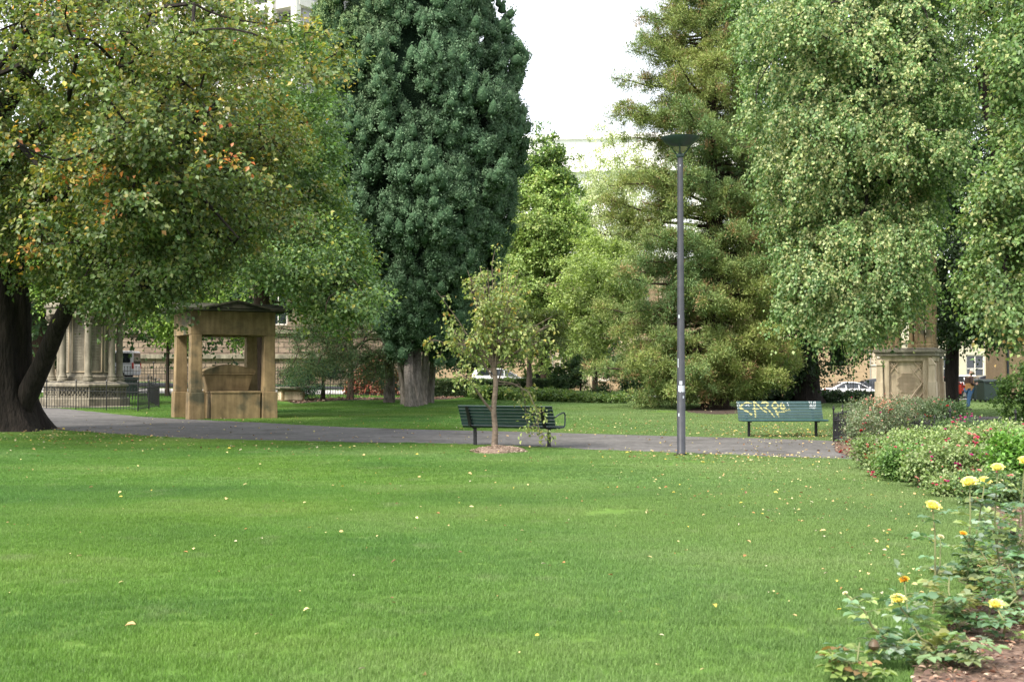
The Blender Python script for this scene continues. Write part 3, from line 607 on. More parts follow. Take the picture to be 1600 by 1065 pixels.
# 5. tall cypress
def cypress():
    rng = np.random.RandomState(31); cx, cy = X(650, 59), 59.0; z0 = Tz(cx, cy)
    t = thing('cypress_tree', 'very tall dark cypress with dense lumpy crown and fluted grey trunks', 'tree')
    k = 59/FPX
    ys = np.array([-420, -200, -60, 0, 60, 110, 170, 210, 260, 300, 340, 390, 430, 470, 505, 530])
    lft = np.array([610, 545, 505, 497, 497, 503, 517, 525, 528, 532, 536, 560, 580, 590, 604, 622]); rgt = np.array([680, 735, 762, 772, 786, 806, 822, 820, 808, 800, 786, 772, 762, 742, 722, 690])
    zs = Z(ys, 59); o_ = np.argsort(zs); zs = zs[o_]; xc = ((lft+rgt)/2)[o_]; hw = ((rgt-lft)/2)[o_]*k
    xc = (xc-800)/FPX*59
    def rad(th, z):
        base = np.interp(z, zs, hw); P = np.stack([np.cos(th)*3.2, np.sin(th)*3.2, z*.62], 1)
        return base*(1+.09*snoise(P, 1.0, 4)+.09*snoise(P, 2.3, 6)-.02)
    # inner mass
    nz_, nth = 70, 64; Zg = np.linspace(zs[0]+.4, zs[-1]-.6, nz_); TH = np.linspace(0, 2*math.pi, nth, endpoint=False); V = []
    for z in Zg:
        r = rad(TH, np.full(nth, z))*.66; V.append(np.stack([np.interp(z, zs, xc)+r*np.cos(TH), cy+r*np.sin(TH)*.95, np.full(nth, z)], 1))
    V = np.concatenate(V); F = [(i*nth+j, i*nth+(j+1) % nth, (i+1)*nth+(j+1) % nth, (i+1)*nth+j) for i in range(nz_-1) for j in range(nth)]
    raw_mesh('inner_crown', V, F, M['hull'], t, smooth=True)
    n = 860; z = zs[0]+(zs[-1]-zs[0])*((np.arange(n)+rng.rand(n))/n)**1.12; th = np.arange(n)*2.39996+rng.randn(n)*.35; r = rad(th, z)*rng.uniform(.78, .95, n)
    C = np.stack([np.interp(z, zs, xc)+r*np.cos(th), cy+r*np.sin(th)*.95, z], 1); O = np.stack([np.cos(th), np.sin(th), np.full(n, .25)], 1); O = unit(O)
    a = rng.uniform(.38, .95, n); b = a*rng.uniform(1.0, 2.2, n)
    # each upswept plume carries a dozen or so small knobbly sprays
    kk = 14; gi = np.repeat(np.arange(n), kk); dg = unit(rng.randn(n*kk, 3)*np.array([1, 1, 1.1])+O[gi]*1.0)
    C = C[gi]+dg*np.stack([a, a, b], 1)[gi]*rng.uniform(.55, 1.02, (n*kk, 1)); C[:, 2] += .1
    O = unit(O[gi]*.5+dg*.7); a = a[gi]*rng.uniform(.16, .40, n*kk); b = a*rng.uniform(.9, 1.7, n*kk); n = n*kk; grp = gi
    import bmesh
    bmm = bmesh.new(); bmesh.ops.create_icosphere(bmm, subdivisions=1, radius=1); iv = np.array([v.co[:] for v in bmm.verts]); ifc = np.array([[v.index for v in f.verts] for f in bmm.faces]); bmm.free()
    def plume(dd, idx):
        taper = 1-.38*np.clip(dd[:, 2], -.3, 1); q = dd*np.stack([a*.97, a*.97, b], 1)[idx]*np.stack([taper, taper, np.ones(len(dd))], 1)
        q = q+O[idx]*np.array([1, 1, 0])*(dd[:, 2:3]*b[idx, None]*.18)
        return q*(1+.13*snoise(dd*2.2+C[idx]*3, 2.6, 3)+.07*snoise(dd*5+C[idx], 4, 9))[:, None]
    li = np.repeat(np.arange(n), len(iv)); LV = C[li]+plume(np.tile(iv, (n, 1)), li)*.86; LF = (ifc[None]+np.arange(n)[:, None, None]*len(iv)).reshape(-1, 3)
    raw_mesh('plume_mass', LV, LF, M['plume'], t, smooth=True)
    m = 58; ci = np.repeat(np.arange(n), m); d = unit(rng.randn(n*m, 3)+O[ci]*.8)
    P = C[ci]+plume(d, ci)*(1+rng.randn(n*m)*.13)[:, None]
    D = unit(d*.55+UP*.6+rng.randn(n*m, 3)*.6); N = d+rng.randn(n*m, 3)*.35
    s = rng.uniform(.6, 1.3, n*m); Cc = palette(rng, n*m, [(.080, .142, .076), (.104, .178, .094), (.056, .108, .060), (.138, .21, .105)], [3, 3, 2, 1.3])
    Cc = Cc.mean(0)*.65+Cc*.35; Cc = Cc*((1+rng.uniform(-.14, .14, n))*(1+rng.uniform(-.2, .2, grp.max()+1))[grp])[ci][:, None]*rng.uniform(.9, 1.12, (n*m, 1))
    br = (rng.rand(n*m) < .03) & (snoise(P, .8, 44) > .9); Cc[br] = (.16, .11, .05)
    warm = np.clip((P[:, 2]-11)/8, 0, 1)*np.clip((cx-P[:, 0])/3, 0, 1)  # sunlight from the upper left painted into the spray colour
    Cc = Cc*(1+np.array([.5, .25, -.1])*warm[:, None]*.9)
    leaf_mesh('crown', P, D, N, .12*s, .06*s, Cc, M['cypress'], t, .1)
    specs = [(634, 637, .17, 614, 500), (643, 639, .22, 634, 490), (653, 638, .20, 652, 495), (661, 637, .17, 668, 500), (669, 635, .15, 684, 505), (608, 622, .22, 606, 500), (648, 626, .24, 646, 480)]
    for i, (px, py, r0, px2, py2) in enumerate(specs):
        d = EYE*FPX/(py-HOR); d = min(d, 61); x0, x1 = X(px, d), X(px2, 59.5)
        trunk_mesh('trunk', [(x0, d, -.1), (x0+(x1-x0)*.3, d+.3, 1.4), (x0+(x1-x0)*.7, 59.3, 3), (x1, 59.6, Z(py2, 59.5)+1.5)], [r0, r0*.9, r0*.85, r0*.6], M['bark_grey'], t, .14, 5, 26, 40+i, .7, .45, 24)
cypress()

# 6. big feathery conifer behind the lamp
def conifer():
    rng = np.random.RandomState(41); d0 = 56.0; cx = X(1118, d0); t = thing('conifer_tree', 'tall feathery conifer with brown-tinged needles behind the lamp post', 'tree')
    H = 24.0
    trunk_mesh('trunk', [(cx, d0, -.1), (cx-.05, d0, 4), (cx+.0, d0, 10), (cx-.35, d0, 17), (cx-.3, d0, H)], [.50, .42, .34, .24, .05], M['bark_brown'], t, .05, 6, 28, 5, .55, .6, 50)
    k = d0/FPX
    ys = np.array([-150, -60, 0, 60, 120, 200, 280, 360, 430, 500, 560, 610, 640]); rl = np.array([30, 75, 108, 130, 148, 156, 163, 170, 176, 186, 192, 182, 70])*k; rr = np.array([30, 70, 95, 110, 118, 125, 130, 130, 135, 142, 140, 118, 50])*k
    zs = Z(ys, d0)[::-1]; rl = rl[::-1]; rr = rr[::-1]
    segs = []; TP = []; TD = []; TB = []; nb = 400
    for i in range(nb):
        z = .9+(H-1.4)*((i+rng.rand())/nb)**1.18; th = i*2.39996+rng.randn()*.25
        ct, st = math.cos(th), math.sin(th); rx = np.interp(z, zs, rr if ct > 0 else rl); L = rx*rng.uniform(.55, 1.10)*(1-.12*abs(st))
        if rng.rand() < .10: L *= .6
        rise = rng.uniform(-.22, .34) if z > 5 else rng.uniform(-.28, .12)
        pts = []; m = 7
        wob = rng.randn(2)*.07
        for q in range(m):
            s = q/(m-1); a = th+wob[0]*s*2
            hz = z + L*(rise*s - .10*s*s*(1 if s < .7 else .6)) + (.14*L*max(0, s-.6)) 
            pts.append(np.array([cx+(-.3 if z > 14 else 0)*min(1, (z-10)/8 if z > 10 else 0)+math.cos(a)*L*s, d0+math.sin(a)*L*s, max(hz, .45)]))
        r0 = .022+.014*L; segs.append((pts, [r0*(1-s/(m-.3)) + .006 for s in range(m)]))
        nt_ = int(8+L*7)
        for _ in range(nt_):
            s = rng.uniform(.36, 1.0)**.85; f = s*(m-1); q = min(int(f), m-2); p = pts[q]*(1-(f-q))+pts[q+1]*(f-q); ax = unit(pts[q+1]-pts[q])
            sd = unit(np.cross(ax, UP))*(1 if rng.rand() < .5 else -1); off = rng.uniform(0, .26)*L*(1.05-s)+rng.uniform(0, .28)
            TP.append(p+sd*off+np.array([0, 0, -.12*off+rng.randn()*.17])); TD.append(unit(ax*.7+sd*.8+UP*rng.uniform(-.25, .35))); TB.append(rng.rand())
            if off > .25 and rng.rand() < .5: segs.append(([p, p+sd*off*.6+UP*.03, TP[-1]], [.014, .010, .005]))
    tubes_np('branches', segs, M['bark_brown'], t, 5)
    TP = np.array(TP); TD = np.array(TD); n = len(TP); m = 72; ci = np.repeat(np.arange(n), m)
    Rt = rng.uniform(.20, .46, n); d = unit(TD[ci]*.45+rng.randn(n*m, 3)*.7*np.array([1, 1, .9])+UP*.3)
    u = rng.rand(n*m); P = TP[ci]+d*(Rt[ci]*u)[:, None]*.95+rng.randn(n*m, 3)*.04; P[:, 2] -= .16*Rt[ci]*u
    D = unit(d*.75+rng.randn(n*m, 3)*.45+UP*.1); N = rng.randn(n*m, 3)*.6+UP
    hue = .5+.5*snoise(TP, .7, 12)+rng.randn(n)*.25; greens = np.array([.115, .19, .075]); olive = np.array([.23, .27, .08]); brown = np.array([.27, .18, .09])
    c = greens+(olive-greens)*np.clip(hue, 0, 1)[:, None]; bn = rng.rand(n) < .045; c[bn] = brown; inner = rng.rand(n*m) < .05
    Cc = c[ci]*rng.uniform(.75, 1.4, (n*m, 1)); Cc[inner] = brown*.9
    ok = P[:, 2] > .12
    leaf_mesh('crown', P[ok], D[ok], N[ok], (rng.uniform(.10, .20, n*m))[ok], (rng.uniform(.02, .038, n*m))[ok], Cc[ok], M['needle'], t, .1)
conifer()

# 7. background trees in the middle
broadleaf('bright green pointed tree rising beside the right flank of the cypress', 51, (X(850, 84), 84), .22, 9,
          [blob(850, 258, 84, 15, 38, .9, .28), blob(850, 310, 84, 36, 50, 1.8, .7), blob(850, 360, 84, 54, 60, 2.6, 1.1), blob(852, 430, 84, 72, 85, 3.2, 1.6), blob(845, 510, 84, 70, 55, 3, 1)],
          1000, .75, 8, 12, .17, .13, [(.17, .255, .07), (.23, .31, .095), (.12, .19, .055), (.28, .31, .10)], [3, 3, 2, 1], nbr=180, hier=(160, .55), flat=.9, droop=.1, vary=.3, patches=[([(.05, .10, .02)], .5, .7, .6, 5)])
broadleaf('pale thin-leaved tree in front of the far white building', 52, (X(950, 108), 108), .3, 13,
          [blob(950, 262, 108, 58, 48, 3.5, 1), blob(935, 350, 108, 62, 60, 4, 1.3), blob(960, 430, 106, 60, 60, 4, 1)],
          620, 1.1, 8, 10, .19, .11, [(.28, .33, .17), (.37, .40, .23), (.22, .28, .14)], [2, 2, 2], nbr=140, hier=(120, .9), vary=.2)
broadleaf('yellow-green tree tucked against the left side of the feathery conifer', 53, (X(930, 76), 76), .16, 4,
          [blob(925, 450, 76, 45, 50, 2.2, 1), blob(912, 520, 76, 38, 48, 2, 1), blob(960, 400, 78, 45, 45, 2.3, .8), blob(960, 480, 78, 45, 60, 2, .8)],
          380, .72, 8, 12, .15, .11, [(.21, .28, .085), (.28, .34, .11), (.14, .20, .06)], [3, 2, 2], nbr=140, hier=(80, .6), droop=.2)
broadleaf('small olive-leaved tree with a bare pale trunk behind the hedge', 54, (X(827, 70), 70), .17, 3.0,
          [blob(835, 510, 70, 42, 32, 1.6, 1), blob(800, 520, 71, 32, 28, 1.4, .7), blob(790, 480, 72, 32, 42, 1.5, .6)],
          210, .6, 8, 12, .13, .09, [(.10, .14, .035), (.16, .17, .05), (.07, .11, .03)], [3, 2, 2], bark='bark_young', nbr=90, cut=lambda px, py, C: py < 548)
broadleaf('dull grey-green tree between the cypress and the bright pointed tree', 55, (X(775, 92), 92), .2, 6,
          [blob(770, 500, 90, 60, 70, 3, 1), blob(790, 420, 92, 45, 80, 3, 1), blob(720, 530, 88, 60, 45, 3, .8), blob(905, 530, 92, 50, 40, 2.5, .6)],
          420, 1.1, 8, 11, .22, .15, [(.045, .085, .035), (.065, .115, .045), (.03, .06, .025)], [2, 2, 2], nbr=100, cut=lambda px, py, C: py < 572)
broadleaf('rounded dark green shrub at the right end of the hedge', 56, (X(907, 69), 69), .07, 1.0,
          [blob(905, 583, 69, 26, 26, .9, 1), blob(885, 595, 69, 20, 18, .7, .5)], 110, .36, 10, 12, .09, .065, [(.025, .06, .02), (.04, .08, .025), (.07, .11, .03)], [3, 2, 1], name='shrub', cat='shrub', nbr=40)

# dark trees behind at the right
broadleaf('dark shaded tree behind the graffitied bench', 61, (X(1262, 66), 66), .62, 7.5,
          [blob(1270, 430, 66, 90, 110, 3.6, 1.6), blob(1330, 330, 68, 120, 150, 4, 1.6), blob(1240, 250, 68, 90, 150, 3.5, 1.2), blob(1440, 130, 72, 110, 160, 4, 1.6), blob(1500, 330, 74, 90, 160, 4, 1.2), blob(1180, 430, 66, 40, 110, 2.4, .7), blob(1255, 560, 66, 34, 40, 1.4, .4)],
          1300, 1.2, 9, 12, .19, .12, [(.015, .036, .012), (.025, .055, .018), (.04, .07, .02)], [3, 2, 1], bark='bark_dark', nbr=140, cut=lambda px, py, C: py < 585)
broadleaf('dark drooping tree hanging over the walking person', 62, (X(1484, 47.5), 47.5), .27, 7,
          [blob(1520, 420, 47, 60, 110, 3, 1.2), blob(1530, 250, 48, 90, 150, 3.5, 1.4), blob(1500, 500, 47, 28, 60, 1.5, .6), blob(1565, 500, 48, 50, 60, 2, .6)],
          620, .95, 9, 13, .15, .10, [(.016, .038, .012), (.028, .058, .018), (.045, .08, .02)], [3, 3, 1.2], bark='bark_dark', nbr=200, lean=(.5, .5), droop=.6, flare=.3, cut=lambda px, py, C: py < np.interp(px, [1460, 1490, 1530, 1600], [520, 525, 515, 505]))
# linden
broadleaf('lime tree with long hanging curtains of pale-bracted leaves beside the sandstone pedestal', 63, (X(1392, 50), 50), .42, 8.5,
          [blob(1330, 120, 33, 150, 190, 4, 2.6), blob(1370, 290, 32, 140, 150, 3.6, 2.6), blob(1240, 60, 35, 80, 120, 3.5, 1.1), blob(1330, 420, 32, 95, 100, 2.8, 1.4), blob(1400, 430, 33, 60, 80, 2.2, .8),
           blob(1440, 60, 34, 110, 160, 4, 1.6), blob(1450, 230, 34, 70, 110, 3, 1.0), blob(1340, -160, 36, 200, 160, 5, 1.4), blob(1290, 490, 32, 45, 45, 1.6, .5), blob(1350, 500, 32.5, 50, 50, 1.8, .5)],
          2900, .60, 7, 24, .080, .066, [(.075, .14, .045), (.10, .175, .055), (.05, .105, .035), (.14, .21, .075), (.26, .31, .15)], [3, 3, 2.4, 2, 2.0],
          shell=.4, hier=(230, .66), droop=.95, flat=.75, ldown=.8, nup=.4, jit=.06, bark='bark_dark', nbr=420, patches=[([(.33, .34, .17), (.27, .30, .13)], .9, .35, .34, 13), ([(.34, .20, .07), (.3, .25, .09)], .6, 1.1, .35, 31)],
          cut=lambda px, py, C: (px > np.interp(py, [-200, 0, 60, 130, 200, 300, 400, 520, 560], [1100, 1150, 1170, 1165, 1180, 1205, 1222, 1228, 1270])) & (px < np.interp(py, [0, 200, 350, 430, 560], [1548, 1500, 1460, 1440, 1370])) & (py < np.interp(px, [1220, 1270, 1300, 1350, 1370, 1390, 1410, 1500], [470, 500, 510, 512, 500, 480, 470, 380])), rmax=.25)
# right edge tree
broadleaf('leafy green tree with a leaning dark limb crowding the right edge', 64, (X(1668, 30), 30), .40, 9,
          [blob(1590, 60, 28, 75, 130, 2.6, 1.5), blob(1580, 270, 28, 55, 120, 2.2, 1.1), blob(1570, 420, 27, 62, 110, 2.0, 1.2), blob(1700, 200, 29, 150, 300, 4, 2), blob(1600, 470, 27, 40, 50, 1.4, .4)],
          800, .62, 9, 13, .10, .075, [(.07, .13, .04), (.10, .17, .05), (.05, .10, .03), (.15, .21, .06), (.27, .27, .12)], [3, 3, 2, 1.6, 1.1],
          droop=.5, ldown=.5, bark='bark_dark', nbr=300, lean=(-1.6, 1), cut=lambda px, py, C: (py < np.interp(px, [1490, 1600, 1700], [460, 510, 600])) & (px > np.interp(py, [-100, 0, 100, 250, 350, 500], [1500, 1525, 1560, 1585, 1530, 1515])+18*snoise(C, 1.5, 2)), patches=[([(.26, .22, .07), (.33, .22, .08)], .8, .8, .3, 15)])
broadleaf('glossy light green sapling at the right edge beside the brick wall', 65, (X(1600, 33), 33), .05, 1.8,
          [blob(1598, 600, 33, 32, 48, .8, 1)], 90, .35, 8, 10, .08, .06, [(.08, .15, .035), (.05, .10, .03), (.16, .24, .07)], [2, 2, 1.4], name='sapling_tree', nbr=40)

# young tree in the lawn
def young_tree():
    rng = np.random.RandomState(71); x0, y0 = G(772, 704); t = thing('young_tree', 'slender young tree with sparse yellowing leaves in a mulch ring', 'tree')
    def q(px, py, dd=0): return np.array([X(px, y0+dd), y0+dd, Z(py, y0+dd)])
    trunk_mesh('trunk', [q(772, 706), q(774, 670), q(771, 640), q(775, 600), q(771, 565), q(772, 545)], [.062, .054, .050, .047, .042, .036], M['bark_young'], t, .05, 5, 20, 2, .5, .10, 40)
    segs = []; tips = []
    def br(pts, r, dep):
        pts = [q(*p) for p in pts]; segs.append((pts, [r*(1-.75*i/(len(pts)-1)) for i in range(len(pts))])); tips.append((pts, dep))
    br([(770, 643), (757, 628, -.1), (745, 610, -.2), (732, 592, -.3), (712, 575, -.4)], .032, 0)
    br([(772, 612), (782, 585, .2), (790, 550, .35), (788, 520, .4)], .02, 0)
    br([(771, 578), (750, 572, .2), (738, 560, .3), (722, 530, .4), (700, 510, .5)], .022, 0)
    br([(773, 570), (795, 558, -.2), (818, 540, -.35), (840, 518, -.45), (856, 510, -.5)], .02, 0)
    br([(773, 600), (790, 600, .4), (812, 600, .6), (820, 625, .7), (822, 655, .75), (828, 672, .8)], .016, 0)
    br([(775, 595), (800, 598, .1), (826, 612, .1), (838, 640, .1), (842, 672, .1), (852, 684, .15)], .014, 0)
    for k in range(34):
        a = rng.uniform(-1, 1); b = rng.uniform(-1, 1); top = rng.uniform(415, 530)+abs(a)*40; x = 772+a*98; s0 = rng.uniform(545, 590)
        if rng.rand() < .4: x = 772+a*45; top = rng.uniform(405, 480)
        br([(772+a*3, s0), (772+(x-772)*.28, s0-(s0-top)*.3, b*.2), (772+(x-772)*.62, s0-(s0-top)*.66, b*.6), (x, top, b*1.1)], rng.uniform(.012, .024), 1)
    P = []; O = []
    for pts, dep in tips:
        n = 8 if dep == 1 else 9
        for k in range(n):
            s = rng.uniform(.38, 1.0); f = s*(len(pts)-1); i = min(int(f), len(pts)-2); p = pts[i]*(1-(f-i))+pts[i+1]*(f-i); dirn = unit(rng.randn(3)*np.array([1, 1, .4]))
            e = p+dirn*rng.uniform(.06, .30); P.append(e); O.append(dirn); segs.append(([p, (p+e)/2+UP*.01, e], [.006, .005, .003]))
    P = np.array(P); O = np.array(O)
    sprays(rng, P, O, .15, 4, 4, .075, .044, [(.14, .20, .06), (.20, .25, .08), (.26, .27, .09), (.10, .15, .05), (.35, .28, .06), (.36, .19, .06)], [3, 3.4, 2, 1.6, .4, .2], droop=.5, ldown=.5, nup=.7, parent=t, vary=.3, mat=M['leaf'], fine=True, jit=.3,
           patches=[([(.38, .30, .07), (.42, .35, .07)], 2.5, 1.15, .4, 3)])
    tubes_np('branches', segs, M['bark_young'], t, 6)
    # mulch ring
    mb = MB(); n = 40; rr = np.random.RandomState(3)
    prof = [(.52, .0), (.47, .05), (.38, .085), (.2, .10), (.05, .11)]
    o = None; V = []; 
    cx, cy = G(779, 706)
    for j, (r, z) in enumerate(prof):
        for k in range(n):
            a = 2*math.pi*k/n; ww = 1+.10*math.sin(3*a+1)+rr.randn()*.03; V.append((cx+r*ww*math.cos(a), cy+r*ww*math.sin(a), z+rr.randn()*.01*(j > 0)))
    F = [(j*n+k, j*n+(k+1) % n, (j+1)*n+(k+1) % n, (j+1)*n+k) for j in range(len(prof)-1) for k in range(n)]
    V.append((cx, cy, .11)); F3 = F+[((len(prof)-1)*n+k, (len(prof)-1)*n+(k+1) % n, len(V)-1, len(V)-1) for k in range(n)]
    me = MB(); me.v = V; me.f = [tuple(dict.fromkeys(f)) for f in F3]; g = me.build('mulch_ground', noise_mat('pale_wood_chips', (.08, .055, .042), (.27, .20, .155), 22, .95, 1, 30, bdist=.03, detail=8), None, smooth=True); tag(g, kind='structure')
    rng2 = np.random.RandomState(5); m = 900; a = rng2.rand(m)*6.283; r = .55*np.sqrt(rng2.rand(m)); Pc = np.stack([cx+r*np.cos(a), cy+r*np.sin(a), .02+.10*np.clip(1-(r/.52)**2, 0, 1)+rng2.rand(m)*.01], 1)
    az = rng2.rand(m)*6.283; s = rng2.uniform(.02, .06, m)
    tag(leaf_mesh('wood_chips', Pc, np.stack([np.cos(az), np.sin(az), rng2.randn(m)*.3], 1), rng2.randn(m, 3)*.4+UP, s, s*.4, palette(rng2, m, [(.28, .21, .155), (.16, .105, .075), (.38, .31, .25)], [2, 2, 1]), M['litter'], None, fine=True), kind='stuff')
young_tree()

# ------------------------------------------------------------------ HEDGE, GROUND COVER
def hedge():
    rng = np.random.RandomState(81); t = thing('hedge', 'long clipped box hedge in front of the parked cars', 'hedge')
    pts = [(X(668, 69), 69), (X(760, 70.5), 70.5), (X(862, 74), 74)]; mb = MB(); P = []; N = []
    for a, b in zip(pts[:-1], pts[1:]):
        a = np.array(a); b = np.array(b); L = np.linalg.norm(b-a); d = (b-a)/L; nn = np.array([d[1], -d[0]]); z0 = Tz(*((a+b)/2)); ang = math.atan2(d[1], d[0]); c = (a+b)/2
        mb.box((c[0], c[1], z0+.40), (L, .75, .82), ang)
        n = int(L*2600); u = rng.rand(n)*L; k = rng.rand(n)
        f = k < .55; off = np.where(f, .42+.05*rng.randn(n), rng.uniform(-.42, .42, n)); zz = np.where(f, rng.uniform(.02, .92, n), .90+.04*rng.randn(n))
        q = a+d*u[:, None]+nn*off[:, None]; P.append(np.c_[q, z0+zz]); N.append(np.where(f[:, None], np.r_[nn, .3], np.r_[0, 0, 1]))
    P = np.concatenate(P); N = np.concatenate(N); n = len(P); P += .03*snoise(P, 5, 3)[:, None]*N
    mb.build('inner_hedge', M['hull'], t)
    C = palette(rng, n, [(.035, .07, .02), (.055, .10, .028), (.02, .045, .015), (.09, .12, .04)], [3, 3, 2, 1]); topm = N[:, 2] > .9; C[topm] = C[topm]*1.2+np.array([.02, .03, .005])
    leaf_mesh('leaves', P, rng.randn(n, 3)+UP*.4, N+rng.randn(n, 3)*.6, rng.uniform(.05, .1, n), rng.uniform(.04, .06, n), C*rng.uniform(.7, 1.3, (n, 1)), M['leaf'], t)
hedge()
def ground_cover():
    rng = np.random.RandomState(82); n = 1500
    px = rng.uniform(735, 975, n); d = rng.uniform(62, 69.5, n); keep = d > np.interp(px, [735, 800, 900, 975], [66, 65, 63, 62]); px, d = px[keep], d[keep]; n = len(px)
    C = np.stack([(px-800)/FPX*d, d, T((px-800)/FPX*d, d)+rng.uniform(.1, .42, n)*(1+.4*snoise(np.c_[px/30, d, d*0], 1.2, 2))], 1)
    O = unit(rng.randn(n, 3)*.4+UP)
    o, _ = sprays(rng, C, O, .28, 5, 9, .11, .09, [(.11, .18, .05), (.16, .23, .07), (.07, .12, .035), (.24, .26, .08)], [3, 2.4, 2, .8], name='ground_cover', droop=.3)
    tag(o, kind='stuff')
ground_cover()

for i, (px_, d_, w_, h_, lb) in enumerate([(985, 70, 50, 30, 'low green shrub between the yellow-green tree and the feathery conifer'), (1060, 71, 60, 34, 'dark shrub seen under the left boughs of the feathery conifer'), (1150, 71, 55, 32, 'dark shrub just behind the trunk of the feathery conifer'), (1215, 70, 50, 30, 'dark shrub behind the left end of the graffitied bench')]):
    broadleaf(lb, 300+i, (X(px_, d_), d_), .07, .8, [blob(px_, 606-h_*.4, d_, w_, h_, 1.3, 1)], 170, .42, 9, 12, .10, .07, [(.03, .065, .02), (.045, .09, .03), (.075, .12, .04)], [3, 2, 1.2], name='shrub', cat='shrub', nbr=30)
def ivy_bed():
    rng = np.random.RandomState(83); n = 1100; px = rng.uniform(1120, 1420, n); d = rng.uniform(66, 72, n); xx_ = (px-800)/FPX*d
    C = np.stack([xx_, d, T(xx_, d)+rng.uniform(.05, .45, n)], 1); o, _ = sprays(rng, C, unit(rng.randn(n, 3)*.4+UP), .3, 5, 8, .12, .09, [(.02, .05, .018), (.035, .07, .025), (.05, .05, .025)], [3, 2, 1], name='ground_cover', droop=.3); tag(o, kind='stuff')
ivy_bed()

# ------------------------------------------------------------------ BENCHES
def slat(mb, L, y, z, w, th, rx): mb.box((0, y, z), (L, w, th), rx=rx)
def bench(label, loc, rz, arms, mat, L=2.0, group='dark green park benches along the path'):
    t = thing('park_bench', label, 'bench', loc, rz, group)
    back = MB(); pts = []
    for k in range(6):
        s = k/5; pts.append((-.215-.015*s*0-.17*s**1.15, .475+.345*s, R(90+8+18*s)))
    for y, z, a in pts: slat(back, L, y, z, .064, .03, a)
    bo = back.build('backrest', mat, t, bevel=.006)
    seat = MB()
    for k in range(6):
        y = .27-.083*k; z = .43-.018*math.sin(k/5*math.pi)-.004*k
        if k == 0: slat(seat, L, y+.002, z-.018, .055, .03, R(-35))
        elif k == 5: slat(seat, L, y-.012, z+.0, .06, .03, R(-42))
        else: slat(seat, L, y, z, .07, .03, R(-2))
    seat.build('seat', mat, t, bevel=.006)
    for s in (-1, 1):
        x = s*(L/2-.22)
        fr = MB(); fr.tube([(x, .28, .39), (x, .1, .385), (x, -.12, .385), (x, -.235, .42), (x, -.26, .48)], .022, 8)
        rp = [(-.255-.17*q**1.15, .43+.40*q) for q in np.linspace(0, 1, 6)]
        fr.prism(rp+[(a-.028, b) for a, b in rp[::-1]], 'x', x-.032, x+.032)
        fr.build('frame', M['iron'], t, smooth=True)
        lg = MB(); lg.box((x, -.02, .19), (.06, .06, .40)); lg.box((x, -.02, .006), (.14, .14, .012)); lg.build('leg', M['iron'], t, bevel=.004)
    for s in arms:
        x = s*(L/2+.012); ar = MB()
        ar.tube([(x, -.27, .62), (x, -.05, .675), (x, .16, .705), (x, .245, .70), (x, .285, .66), (x, .285, .52), (x, .27, .44), (x, .20, .405), (x, -.05, .395)], .017, 8)
        ar.build('armrest', mat, t, smooth=True)
    return t, pts
cx, cy = G(800, 697)
b1, _ = bench('dark green slatted bench seen from behind beside the slender young tree', (cx, cy+.05, 0), R(-24), [1], M['bench'], 2.12)
cx2, cy2 = G(1223, 683)
b2, bp = bench('faded green slatted bench with yellow graffiti facing the camera', (cx2, cy2+.05, 0), R(181.5), [], M['bench_worn'], 2.05)
